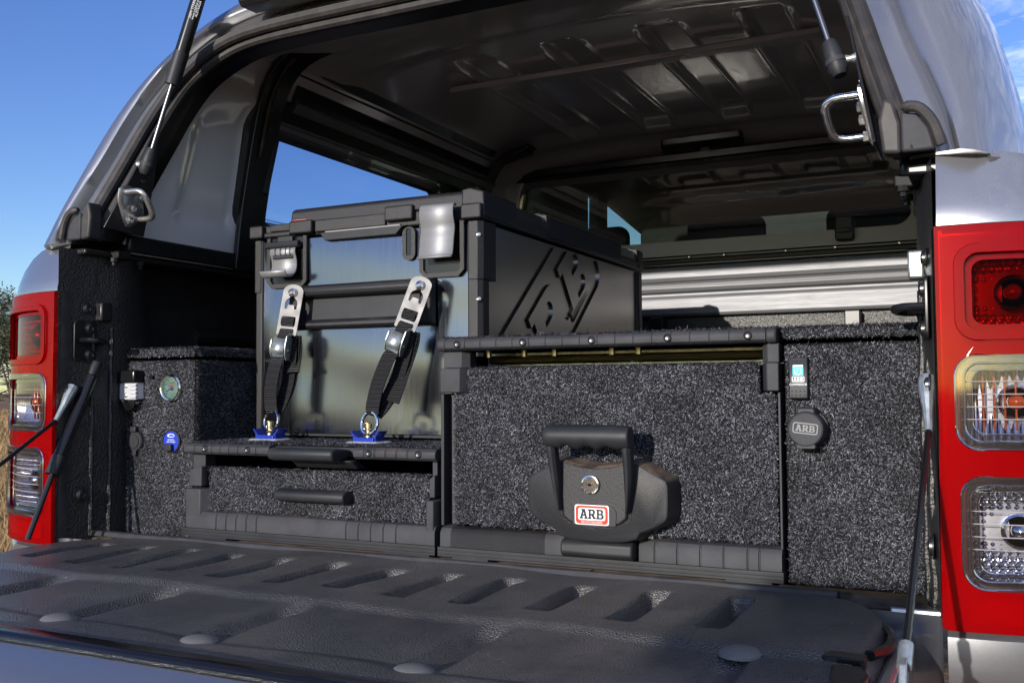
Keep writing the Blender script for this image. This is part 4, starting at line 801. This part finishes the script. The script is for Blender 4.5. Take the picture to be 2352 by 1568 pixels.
obj('socket_mark', text_mesh('U', .010, (sx_-.003, .0050, sz_), X, Z, .0003), 'plastic_grey', so, smooth=0)
ux, uz = -.5575, .158
us_ = obj('usb_charger', G().lathe([(.0205, .004), (.0205, -.002), (.0185, -.0035), (.0180, -.002)], (ux, .012, uz), 'y', 32), 'plastic', bd)
obj('charger_face', G().lathe([(.0180, 0), (.0180, -.0012)], (ux, .0108, uz), 'y', 32), 'blue_face', us_)
obj('charger_emblem', flat_mesh([[(.0085*math.cos(a), .0032*math.sin(a)) for a in np.linspace(0, 2*math.pi, 24, endpoint=False)], [(.0068*math.cos(a)+.0008, .0020*math.sin(a)) for a in np.linspace(0, 2*math.pi, 24, endpoint=False)]], (ux, .0094, uz+.0105), X, Z, .0002), 'white_print', us_, smooth=0)
obj('charger_print', text_mesh('UNIVERSAL', .0032, (ux, .0094, uz+.0030), X, Z, .0002), 'white_print', us_, smooth=0)
obj('charger_print', text_mesh('USB CHARGER', .0032, (ux, .0094, uz-.0008), X, Z, .0002), 'white_print', us_, smooth=0)
obj('port_cover', G().prism([(ux-.019, uz-.0095), (ux-.011, uz-.0100), (ux-.010, uz-.0045), (ux+.006, uz-.0045), (ux+.007, uz-.016), (ux-.006, uz-.017), (ux-.012, uz-.013), (ux-.019, uz-.013)], 'y', .002, .0096), 'plastic', us_, bevel=.0015)
rb, bd = bin_('side_bin', 'carpeted side bin with a compressor rocker switch and round capped outlet', .5095, .672, .004, -.004, False, 700000)
# rocker switch
swx, swz = .5290, .2580
sw = obj('rocker_switch', G().prism([(swz-.0265, .004), (swz+.0265, .004), (swz+.0265, -.005), (swz+.0255, -.009), (swz+.010, -.0058), (swz-.010, -.0062), (swz-.0255, -.010), (swz-.0265, -.006)], 'x', -.0118, .0118), 'plastic', bd, bevel=.0015)
for v in sw.data.vertices: v.co = Vector((swx+v.co.x, v.co.z, v.co.y))
def swplate(nm, sp, zc, m, y=-.0070): return obj(nm, flat_mesh(sp, (swx, y, zc), X, Z, .0003), m, sw, smooth=0)
for zz, y in ((.0205, -.0078), (.0155, -.0068), (-.0165, -.0076), (-.0215, -.0088)):
    for i in range(4):
        if zz == .0155 and i in (1, 2): continue
        obj('grip_dot', G().lathe([(.0012, .001), (.0011, -.0006), (.0004, -.001)], (swx-.0078+i*.0052, y, swz+zz), 'y', 8), 'plastic_grey', sw)
swplate('symbol_panel', [rrect(-.0063, .0063, -.0065, .0065, .0005, 2)], swz+.0100, 'holo')
swplate('symbol_top', [rrect(-.0062, .0062, .0045, .0064, .0003, 2)], swz+.0100, 'white_print', -.0073)
obj('piston_symbol', G().tube([(swx+.0042*math.cos(a), -.0075, swz+.0085+.0042*math.sin(a)) for a in np.linspace(R(140), R(400), 20)], .00055, 5), 'white_print', sw)
obj('piston_rod', G().tube([(swx-.0012, -.0075, swz+.0075), (swx+.0004, -.0075, swz+.0120)], .0006, 5), 'white_print', sw)
swplate('brand_frame', [rrect(-.0077, .0077, -.0036, .0036, .0016, 3), rrect(-.0069, .0069, -.0029, .0029, .0011, 3)], swz-.0013, 'white_print')
swplate('brand_letters', slab_word(.0044, .0118), swz-.0013, 'white_print')
obj('switch_caption', text_mesh('COMPRESSOR', .0038, (swx, -.0074, swz-.0082), X, Z, .0002, space=.88), 'white_print', sw, smooth=0)
# capped outlet
cpx, cpz = .5405, .1945
cap = obj('outlet_cap', G().lathe([(.0215, .006), (.0222, -.010), (.0222, -.030), (.0212, -.034), (.0195, -.0352), (.0005, -.0352)], (cpx, .004, cpz), 'y', 40), 'plastic_grey', bd)
obj('cap_hinge', G().prism([(cpx-.012, cpz+.018), (cpx+.012, cpz+.018), (cpx+.010, cpz+.0265), (cpx-.010, cpz+.0265)], 'y', -.026, .006), 'plastic', cap, bevel=.002)
obj('cap_flange', G().lathe([(.0245, .004), (.0245, -.006), (.0235, -.008)], (cpx, .004, cpz), 'y', 36), 'plastic', cap)
obj('cap_tab', G().prism(rrect(cpx-.012, cpx+.012, cpz-.0245, cpz-.018, .003, 3), 'y', -.030, -.010), 'plastic', cap, bevel=.001)
tl = R(-6); U_ = (math.cos(tl), 0, math.sin(tl)); V_ = (-math.sin(tl), 0, math.cos(tl))
obj('cap_frame', flat_mesh([rrect(-.0152, .0152, -.0068, .0068, .003, 4), rrect(-.0138, .0138, -.0054, .0054, .002, 4)], (cpx, -.0312, cpz+.001), U_, V_, .0005), 'grey_print', cap, smooth=0)
obj('cap_letters', flat_mesh(slab_word(.0080, .0235), (cpx, -.0312, cpz+.001), U_, V_, .0005), 'grey_print', cap, smooth=0)
# ================================================================ portable fridge
FX0, FX1, FY0, FY1, FZ0, FZ1 = -.4955, -.0085, .150, .972, .166, .529
fr = thing('portable_fridge', 'black cornered portable fridge with steel panels strapped on the sliding floor', 'fridge', ((FX0+FX1)/2, .56, .157))
obj('cabinet', G().box(FX0+.006, FX1-.006, FY0+.012, FY1-.008, FZ0+.004, FZ1-.002), 'plastic', fr)
for x in (-.43, -.07): 
    for y in (.20, .90): obj('foot', G().lathe([(.012, 0), (.014, .010)], (x, y, .1575), 'z', 14), 'plastic', fr)
# steel front with a gentle dish below the handle
def fy(x, z): return .1545+.0015*math.sin((x+.25)*7)-.002*math.exp(-((x+.25)/.11)**2-((z-.27)/.08)**2)+.0008*math.sin(z*40+x*9)
obj('front_panel', G().grid(lambda x, z: (x, fy(x, z), z), rng(-.472, -.034, 60), rng(FZ0+.004, FZ1-.004, 50)), 'steel', fr, smooth=80)
obj('bottom_rim', G().box(-.474, -.034, .148, .160, FZ0-.001, FZ0+.003), 'plastic', fr)
for a, b in ((FX0, -.472), (-.036, FX1)):
    in_ = b if a < -.1 else a; out = a if a < -.1 else b; s = 1 if out > in_ else -1
    pr = [(in_, .1535), (in_+s*.003, .1495), (out-s*.008, .1495), (out, .158), (out, .178), (out-s*.005, .185), (in_, .185)]
    cp = obj('corner_post', G().prism(pr, 'z', FZ0, FZ1-.001), 'plastic_grain', fr, bevel=.0015)
    obj('post_cover', G().prism([(in_+s*.004, .1475), (out-s*.006, .1475), (out+s*.002, .156), (out+s*.002, .200), (out, .200), (in_+s*.004, .152)], 'z', .430, FZ1-.0005), 'plastic_grain', cp, bevel=.0015)
    if s > 0:
        for z in (.504, .396): obj('post_screw', G().lathe([(.0042, 0), (.0042, .0015), (.002, .0025)], (FX1-.004, .1505, z), (Vector((1, .7, 0)).normalized(), Vector((0, 0, 1)), Vector((.5, -.85, 0)).normalized()), 12), 'chrome', cp)
for x0, x1 in ((FX0, FX0+.02), (FX1-.02, FX1)):
    obj('rear_post', G().box(x0-.001*(x0 < -.1), x1+.003*(x0 > -.1), FY1-.028, FY1, FZ0, FZ1-.002), 'plastic_grain', fr, bevel=.004)
obj('side_panel', G().add([(FX1-.0045, y, z) for y, z in ((.186, FZ0), (.945, FZ0), (.945, FZ1-.003), (.215, FZ1-.003), (.186, FZ1-.03))], [(0, 1, 2, 3, 4)]), 'steel_side', fr, smooth=0)
obj('side_panel', G().add([(FX0+.0045, y, z) for y, z in ((.186, FZ0), (.945, FZ0), (.945, FZ1-.003), (.186, FZ1-.003))], [(0, 1, 2, 3)]), 'steel_side', fr, smooth=0)
# big pressed emblem, climbing across the side
a_ = R(39); U_ = (0, math.cos(a_), math.sin(a_)); V_ = (0, -math.sin(a_), math.cos(a_)); O_ = (FX1-.0045, .432, .372)
def clipped(me):
    bm = bmesh.new(); bm.from_mesh(me)
    for co, no in (((0, 0, .20), (0, 0, -1)), ((0, 0, .522), (0, 0, 1)), ((0, .19, 0), (0, -1, 0))):
        bmesh.ops.bisect_plane(bm, geom=bm.verts[:]+bm.edges[:]+bm.faces[:], plane_co=co, plane_no=no, clear_outer=True)
    bm.to_mesh(me); bm.free(); return me
obj('pressed_letters', clipped(flat_mesh(slab_word(.128, .50), O_, U_, V_, .0048)), 'steel_side', fr, bevel=.0036, seg=4)
obj('pressed_frame', clipped(flat_mesh([rrect(-.315, .315, -.104, .104, .05, 7), rrect(-.285, .285, -.084, .084, .035, 7)], O_, U_, V_, .0048)), 'steel_side', fr, bevel=.0036, seg=4)
# lid
ld = obj('lid', G().prism([(FX0-.003, .552), (FX0-.003, FZ1+.001), (FX1+.004, FZ1+.001), (FX1+.004, .552), (FX1-.010, .556), (FX0+.010, .556)], 'y', .152, FY1+.003), 'plastic_grain', fr, bevel=.003)
obj('lid_crown', G().prism([(.168, .5565), (.172, .583), (.180, .587), (.94, .589), (.955, .5565)], 'x', -.425, -.046), 'plastic_grain', ld, bevel=.005, seg=3)
for y0, y1, m in ((.151, .278, 'plastic_grain'), (.418, .822, 'plastic'), (.942, .976, 'plastic_grain')):
    obj('lid_block', G().prism([(-.046, .5565), (-.046, .584), (-.030, .586), (FX1+.004, .578), (FX1+.006, .535), (FX1+.001, .533), (FX1-.02, .5565)], 'y', y0, y1), m, ld, bevel=.003)
for y0, y1 in ((.279, .417), (.823, .941)):
    obj('side_catch', G().prism([(-.030, .5566), (-.016, .575), (FX1-.001, .573), (FX1+.002, .540), (FX1-.004, .538)], 'y', y0, y1), 'steel_side', ld, bevel=.002)
    obj('catch_rib', G().prism([(-.028, .5567), (-.014, .580), (FX1+.003, .578), (FX1+.005, .536), (FX1-.002, .536)], 'y', y1-.008, y1-.002), 'plastic', ld, bevel=.001)
# front edge blocks of the lid
for x0, x1, z0, z1, y in ((FX0-.003, -.468, .531, .555, .140), (-.466, -.405, .531, .541, .143), (-.403, -.352, .533, .557, .138), (-.195, -.138, .540, .566, .140), (-.043, FX1+.004, .531, .557, .140)):
    obj('lid_edge', G().box(x0, x1, y, .153, z0, z1), 'plastic_grain', ld, bevel=.003)
obj('lid_edge', G().box(-.455, -.408, .148, .170, .542, .556), 'plastic_grain', ld, bevel=.002)
obj('lid_front', G().box(-.350, -.197, .146, .160, .534, .556), 'plastic_grain', ld, bevel=.002)
obj('lid_lip', G().prism([(-.325, .5165), (-.172, .5165), (-.160, .529), (-.150, .531), (-.335, .531)], 'y', .142, .156), 'plastic', ld, bevel=.0015)
obj('lid_seal', G().box(-.325, -.165, .144, .156, .5305, .5335), 'alu_plate', ld)
obj('lid_badge', G().prism([(-.395, .1385), (-.362, .1385), (-.366, .149), (-.391, .149)], 'z', .5572, .5578), 'sticker_red', ld, smooth=0)
obj('lid_badge_panel', G().prism([(-.391, .1395), (-.366, .1395), (-.369, .147), (-.388, .147)], 'z', .5579, .5582), 'sticker_white', ld, smooth=0)
# latch pockets and levers
def pocket(x0, x1, z0, z1):
    c = .011
    o = [(x0, z1), (x0, z0+c), (x0+c, z0), (x1-c, z0), (x1, z0+c), (x1, z1)]; w = .0075
    i = [(x0+w, z1+.001), (x0+w, z0+c+.003), (x0+c+.002, z0+w), (x1-c-.002, z0+w), (x1-w, z0+c+.003), (x1-w, z1+.001)]
    f = obj('latch_pocket', flat_mesh([o+i[::-1]], (0, .1515, 0), X, Z, .005), 'plastic_grain', fr, bevel=.0012)
    obj('pocket_back', G().add([(x0+w*.5, .1500, z1), (x1-w*.5, .1500, z1), (x1-w*.5, .1512, z0+w*.5), (x0+w*.5, .1512, z0+w*.5)], [(0, 1, 2, 3)]), 'black_gloss', f, smooth=0)
    return f
f1 = pocket(-.460, -.369, .436, .5295); f2 = pocket(-.127, -.040, .437, .5295)
lv = [(.136, .5075), (.134, .500), (.138, .490), (.140, .478), (.137, .465), (.128, .456), (.118, .453), (.110, .456), (.106, .463)]
P = smooth_path(lv, 22)
obj('latch_lever', G().loft([[(-.442, y, z) for y, z in P], [(-.385, y, z) for y, z in P]]), 'alu_brushed', f1, solid=.0028, smooth=50)
obj('lever_pivot', G().tube([(-.452, .138, .5145), (-.378, .138, .5145)], .0065, 10), 'plastic', f1)
obj('lever_block', G().box(-.437, -.390, .134, .146, .488, .508), 'plastic', f1, bevel=.002)
for x in (-.430, -.418, -.406, -.396): obj('lever_rib', G().box(x-.0012, x+.0012, .1325, .136, .493, .508), 'plastic_grey', f1)
obj('lever_mount', G().box(-.432, -.398, .142, .151, .520, .531), 'plastic', f1, bevel=.001)
lv = [(.140, .556), (.134, .558), (.1295, .553), (.128, .543), (.130, .532), (.1335, .522), (.1335, .512), (.131, .500), (.1285, .482), (.126, .472), (.122, .467), (.119, .469)]
P = smooth_path(lv, 30)
obj('latch_lever', G().loft([[(-.115, y, z) for y, z in P], [(-.050, y, z) for y, z in P]]), 'alu_brushed', f2, solid=.003, smooth=50)
obj('drain_slot', flat_mesh([rrect(-.163, -.137, .470, .5285, .0125, 6), rrect(-.1555, -.1445, .478, .526, .005, 5)], (0, .1525, 0), X, Z, .004), 'plastic_grain', fr, bevel=.0008)
obj('slot_back', G().box(-.157, -.143, .1505, .1512, .476, .528), 'black_gloss', fr)
# moulded carry handle
hx0, hx1 = -.398, -.098
hd_ = obj('carry_handle', G().prism([(.1545, .436), (.140, .437), (.133, .433), (.130, .425), (.133, .417), (.142, .414), (.150, .4145)], 'x', hx0+.012, hx1-.008), 'plastic_grain', fr, bevel=.002)
obj('handle_recess', G().add([(hx0+.004, .1525, .417), (hx1-.004, .1525, .417), (hx1-.03, .1520, .400), (hx0+.045, .1520, .400), (hx1-.004, .150, .362), (hx0+.004, .150, .362)], [(0, 1, 2, 3), (3, 2, 4, 5), (0, 3, 5), (1, 4, 2)]), 'plastic', hd_)
obj('handle_lower_lip', G().prism([(.1545, .358), (.142, .357), (.136, .362), (.137, .369), (.146, .374), (.151, .375)], 'x', hx0+.004, hx1-.004), 'plastic_grain', hd_, bevel=.002)
for a, b in ((hx0, hx0+.022), (hx1-.022, hx1)):
    obj('handle_cheek', G().prism([(.1545, .356), (.138, .358), (.134, .372), (.133, .42), (.136, .434), (.1545, .438)], 'x', a, b), 'plastic_grain', hd_, bevel=.003)

# ================================================================ tie-down straps
def ribbon(path, wdir, w, t=.0014, n=26):
    P = smooth_path(path, n); wd = Vector(wdir).normalized(); rings = []
    for i in range(n):
        T = Vector(P[min(i+1, n-1)]-P[max(i-1, 0)]).normalized(); k = (wd-T*wd.dot(T)).normalized(); nn = T.cross(k); c = Vector(P[i])
        rings.append([c-k*w/2-nn*t, c+k*w/2-nn*t, c+k*w/2+nn*t, c-k*w/2+nn*t])
    return G().loft(rings, True, True)
def strap(lab, top, ringc, tail):
    top, rc = Vector(top), Vector(ringc)
    s = thing('tie_down_strap', lab, 'strap', (rc.x, rc.y, .158), 'straps holding the fridge down')
    d = (rc-top).normalized(); side = Vector((1, .25, 0)); side = (side-d*side.dot(d)).normalized(); nrm = side.cross(d)
    if nrm.y > 0: nrm = -nrm
    def at(u, v, w=0.): return top+side*u+d*v+nrm*w
    # slotted steel plate: outline with keyhole and two strap slots
    Ls = .086; hw = .0195
    outl = [(x, y) for x, y in rrect(-hw, hw, -Ls+.012, .014, .013, 6) if y > -.04]
    outl = [(hw, -Ls+.008), (hw, .001)]+[(hw*math.cos(a), .001+.013*math.sin(a)) for a in np.linspace(.2, math.pi-.2, 9)]+[(-hw, .001), (-hw, -Ls+.008), (-hw+.003, -Ls+.006), (-hw+.0055, -Ls+.009), (-hw+.0055, -Ls+.016), (hw-.0055, -Ls+.016), (hw-.0055, -Ls+.009), (hw-.003, -Ls+.006)]
    key = [(-.004, -.004), (.004, -.004), (.004, -.010), (.010, -.015), (.012, -.020), (.0115, -.031), (.0075, -.032), (.0055, -.024), (-.0055, -.024), (-.0075, -.032), (-.0115, -.031), (-.012, -.020), (-.010, -.015), (-.004, -.010)]
    slot = [(-.0135, -.046), (.0135, -.046), (.0135, -.061), (-.0135, -.061)]
    U = side; V = -d
    pl = obj('slotted_plate', flat_mesh([outl, key, slot], at(0, 0, -.001), U, V, .0022), 'alu_plate', s, bevel=.0004)
    obj('plate_bolt', G().lathe([(.0085, 0), (.0085, .003), (.007, .006), (.004, .0072), (.002, .006)], at(0, .002, .001), (side, -d, nrm), 16), 'chrome', s)
    obj('bolt_socket', G().lathe([(.003, 0), (.003, .0004)], at(0, .002, .0068), (side, -d, nrm), 6), 'black_gloss', s)
    ext = (rc-top).length
    # webbing round the slot, then down to the ring and back up
    obj('strap_loop', ribbon([at(0, .044, -.003), at(0, .049, .0036), at(0, .055, .0046), at(0, .060, .0036), at(0, .064, -.002)], side, .024), 'webbing', s, smooth=50)
    b = .098
    obj('upper_webbing', ribbon([at(0, .064, -.003), at(0, .072, .002), at(-.001, .085, .005), at(-.002, b+.012, .006)], side, .0245), 'webbing', s, smooth=50)
    obj('front_webbing', ribbon([at(-.002, b+.024, .008), at(-.005, b+.04, .012), at(-.006, (b+ext)/2+.01, .011), at(-.003, ext-.028, .006), at(0, ext-.017, .002), at(.001, ext-.014, -.004)], side, .0235), 'webbing', s, smooth=50)
    for k in (0, 1):
        obj('back_webbing', ribbon([at(.008+.004*k, b-.02, -.004-.004*k), at(.013+.003*k, b+.03, -.008-.005*k), at(.013+.002*k, (b+ext)/2, -.012-.004*k), at(.008, ext-.035, -.010-.002*k), at(.003, ext-.016, -.005)], side, .0235), 'webbing', s, smooth=50)
    obj('loose_tail', ribbon([at(.014, .078, -.010), at(.018, .10, -.013), at(.020, .10+tail*.5, -.012), at(.024, .10+tail, -.004)], side, .022), 'webbing', s, smooth=50)
    # cam buckle
    def q(u, v, w): return at(u-.003, b+v, w)
    bk = obj('cam_buckle', G().loft([[q(-.012, -.008, .008), q(.012, -.008, .008)], [q(-.012, -.009, .016), q(.012, -.009, .016)], [q(-.012, .012, .019), q(.012, .012, .019)], [q(-.012, .020, .013), q(.012, .020, .013)]]), 'zinc', s, solid=.0018, smooth=20)
    for u in (-.0145, .0145):
        ch = [(-.022, .006), (-.014, .020), (.004, .021), (.020, .016), (.028, .008), (.024, -.004), (.0, -.008), (-.012, -.004)]
        if u < 0: ch = [(v*.75+.004, w*.9) for v, w in ch]
        k = len(ch); g = G().add([q(u+e, v, w) for e in (-.0009, .0009) for v, w in ch], [tuple(range(k)), tuple(range(k, 2*k))[::-1]]+[(i, (i+1) % k, k+(i+1) % k, k+i) for i in range(k)])
        obj('buckle_cheek', g, 'zinc', bk, bevel=.0004)
        obj('buckle_pin', G().lathe([(.003, 0), (.003, .001), (.001, .0016)], q(u+.001, .010, .006), (d, nrm, side), 10), 'chrome', bk)
    for i in range(9): obj('cam_tooth', G().tube([q(-.0095+i*.0024, .019, .0135), q(-.0095+i*.0024, .024, .0150)], [.0008, .0004], 5), 'zinc', bk)
    # ring, sprung stud
    rr = .0185; ru = Vector((1, -.15, .35)).normalized(); rv = Vector((.30, .1, 1)); rv = (rv-ru*rv.dot(ru)).normalized()
    obj('steel_ring', G().tube([rc+(ru*math.cos(a)+rv*math.sin(a))*rr for a in np.linspace(0, 2*math.pi, 36, endpoint=False)], .0030, 10, closed=True), 'chrome', s)
    sx0, sy0 = rc.x-.002, rc.y
    obj('track_stud', G().lathe([(.0065, .1655), (.0065, .172), (.0050, .1725), (.0050, .184), (.0060, .1845), (.0060, .192), (.004, .1935)], (sx0, sy0, 0), 'z', 16), 'brass', s)
    obj('stud_spring', G().tube([(sx0+.0085*math.cos(t), sy0+.0085*math.sin(t), .170+.0011*t) for t in np.linspace(0, 12, 60)], .0007, 6), 'chrome', s)
    return s, sx0, sy0
def clip(x, y):
    c = thing('track_clip', 'blue anodised track clip on a pale base at the foot of the %s strap' % ('left' if x < -.3 else 'right'), 'clip', (x, y, .1585), 'blue clips on the sliding floor')
    obj('clip_channel', G().prism([(-.0225+x, .1625), (.0225+x, .1625), (.0225+x, .1710), (.0285+x, .1790), (.0265+x, .1800), (.0165+x, .1690), (-.0165+x, .1690), (-.0265+x, .1800), (-.0285+x, .1790), (-.0225+x, .1710)], 'y', y-.013, y+.013), 'blue', c, bevel=.0006)
    obj('clip_side', G().box(x+.004, x+.020, y-.0165, y-.0132, .1590, .1685), 'blue', c, bevel=.001)
    obj('clip_base', G().add([(x-.036, y-.026, .1585), (x+.036, y-.026, .1585), (x+.036, y+.026, .1585), (x-.036, y+.026, .1585), (x-.028, y-.018, .1624), (x+.028, y-.018, .1624), (x+.028, y+.018, .1624), (x-.028, y+.018, .1624)], [(3, 2, 1, 0), (4, 5, 6, 7), (0, 1, 5, 4), (1, 2, 6, 5), (2, 3, 7, 6), (3, 0, 4, 7)]), 'pale_cap', c, bevel=.0006)
s, a, b = strap('black webbing strap with cam buckle and loose tail end at the fridge handle\'s left', (-.379, .1235, .424), (-.397, .086, .193), .045); clip(a, b)
s, a, b = strap('black webbing strap with cam buckle at the right end of the fridge handle', (-.1045, .1150, .422), (-.1735, .066, .192), .10); clip(a, b)

# ================================================================ small litter on the tailgate
lf = obj('dry_leaf', G().add([(.262, -.052, .004), (.268, -.060, .008), (.276, -.066, .005), (.270, -.055, .006), (.264, -.062, .005)], [(0, 1, 3), (1, 2, 3), (0, 4, 1)]), 'dry_leaf_mat' if 'dry_leaf_mat' in MATS else 'bark', None, smooth=0)
tag(lf, 'tiny dry leaf lying on the tailgate hinge strip', 'leaf')

# ================================================================ paddock: trees and dry grass
def tree(name, lab, x, y, h, rad, n, tone, stems=4, low=.35, seed=1):
    rg = random.Random(seed); t = thing(name, lab, 'tree', (x, y, GZ), 'gum trees on the paddock edge'); g = G(); tips = []
    for i in range(stems):
        a = rg.uniform(0, 6.28); lean = rg.uniform(.15, .45)*rad; p = Vector((x+rg.uniform(-.15, .15), y+rg.uniform(-.15, .15), GZ-.1)); pts = [p.copy()]
        for k in range(1, 7):
            f = k/6; pts.append(Vector((x+math.cos(a)*lean*f**1.4*1.6+rg.uniform(-.12, .12)*h*.08, y+math.sin(a)*lean*f**1.4*1.6+rg.uniform(-.12, .12)*h*.08, GZ+h*.86*f)))
        g.tube(pts, [.11*(1-.85*k/6)*h/6 for k in range(7)], 6)
        for k in range(1, 7):
            for _ in range(5):
                b = rg.uniform(0, 6.28); ln = rg.uniform(.35, 1.0)*rad*.75; e = pts[k]+Vector((math.cos(b)*ln, math.sin(b)*ln, rg.uniform(-.1, .5)*ln)); m_ = (pts[k]+e)/2+Vector((0, 0, rg.uniform(-.1, .15)*ln))
                g.tube([pts[k], m_, e], [.03*h/6, .018*h/6, .006*h/6], 4, caps=False); tips += [e, m_]
    obj('trunk', g, 'bark', t)
    cl = [q for q in tips if q.z > GZ+h*low]; rg.shuffle(cl); V = []; C = []
    rn = np.random.default_rng(seed)
    for i in range(n):
        c = cl[i % len(cl)]; p = np.array(c)+rn.normal(0, .16*rad, 3)*np.array([1, 1, .7]); u = rn.normal(size=3); u /= np.linalg.norm(u); w = rn.normal(size=3); w -= u*(w@u); w /= np.linalg.norm(w); s_ = rn.uniform(.05, .11)*h/6
        V += [p-u*s_, p+w*s_*.32, p+u*s_, p-w*s_*.32]; k = rn.uniform(.6, 1.4); C += [[tone[0]*k, tone[1]*k, tone[2]*k, 1]]*4
    me = bpy.data.meshes.new('crown'); me.from_pydata([tuple(v) for v in V], [], [(4*i, 4*i+1, 4*i+2, 4*i+3) for i in range(n)]); at = me.color_attributes.new('shade', 'FLOAT_COLOR', 'POINT'); at.data.foreach_set('color', np.array(C, np.float32).ravel())
    o = bpy.data.objects.new('crown', me); COL.objects.link(o); me.materials.append(MATS['leaf']); child_of(o, t); return t
def polar(px, dist):
    a = yaw-math.atan((px-1176)/2234.3); return (.7505-dist*math.sin(a), -1.2721+dist*math.cos(a))
x, y = polar(-20, 52); tree('gum_tree', 'olive green gum tree with a dense crown left of the tail lamp', x, y, 6.2, 2.6, 9000, (.075, .078, .030), 5, .42, 3)
x, y = polar(30, 75); tree('gum_tree', 'sparse twiggy gum tree showing dark bare stems behind the dense one', x, y, 6.0, 2.4, 3800, (.070, .070, .034), 8, .62, 8)
def grass():
    rn = np.random.default_rng(5); V = []; n = 0
    for i in range(16000):
        px = rn.uniform(-80, 120); d = 5.5+60*rn.random()**2.2; x, y = polar(px, d); h = rn.uniform(.05, .22)*(1 if rn.random() < .8 else 1.6); a = rn.uniform(0, 6.28); w = .004+.0006*d; lx, ly = rn.normal(0, .5, 2)*h
        V += [(x-w*math.cos(a), y-w*math.sin(a), GZ), (x+w*math.cos(a), y+w*math.sin(a), GZ), (x+lx, y+ly, GZ+h)]; n += 1
    me = bpy.data.meshes.new('dry_grass'); me.from_pydata(V, [], [(3*i, 3*i+1, 3*i+2) for i in range(n)]); o = bpy.data.objects.new('dry_grass', me); COL.objects.link(o); me.materials.append(MATS['straw'])
    tag(o, 'sparse dry straw coloured grass on the brown paddock', 'grass', kind='stuff')
mat('straw', (.30, .20, .10), .9, 0, .2, var=(3, .4)); grass()
# ================================================================ unseen stand added behind the camera to cast a shadow on the tailgate
d_ = Vector((SUN_DX, 1, 0)).normalized(); hz = 3.1
lp = Vector((.560, -.235, .0))-d_*hz+Vector((0, 0, hz*math.tan(SUN_EL)))
ls = thing('shadow_stand', 'added black stand out of view, its boxy head casting a shadow on the lowered tailgate', 'shadow caster', (lp.x, lp.y, GZ))
def lbox(a0, a1, b0, b1, c0, c1): return G().box(lp.x+a0, lp.x+a1, lp.y+b0, lp.y+b1, lp.z+c0, lp.z+c1)
fh_ = obj('shading_head', lbox(-.10, .10, -.08, .08, -.04, .04), 'plastic_grain', ls, bevel=.018, seg=3)
obj('head_window', lbox(-.08, .08, .0805, .083, -.03, .03), 'white_print', fh_, bevel=.002)
obj('head_bracket', lbox(-.02, .02, -.03, .03, -.075, -.04), 'black_metal', ls, bevel=.004)
obj('stand_pole', G().tube([(lp.x, lp.y, lp.z-.07), (lp.x, lp.y, GZ+.5), (lp.x, lp.y, GZ+.499), (lp.x, lp.y, GZ+.12)], [.007, .007, .011, .011], 12), 'black_metal', ls)
for a in (30, 150, 270):
    e = Vector((lp.x+.42*math.cos(R(a)), lp.y+.42*math.sin(R(a)), GZ)); lg = obj('stand_leg', G().tube([(lp.x, lp.y, GZ+.45), e], .008, 10), 'black_metal', ls)
    obj('leg_tip', G().tube([e+Vector((0, 0, .0)), e+Vector((0, 0, .02))], .011, 10), 'rubber', lg)
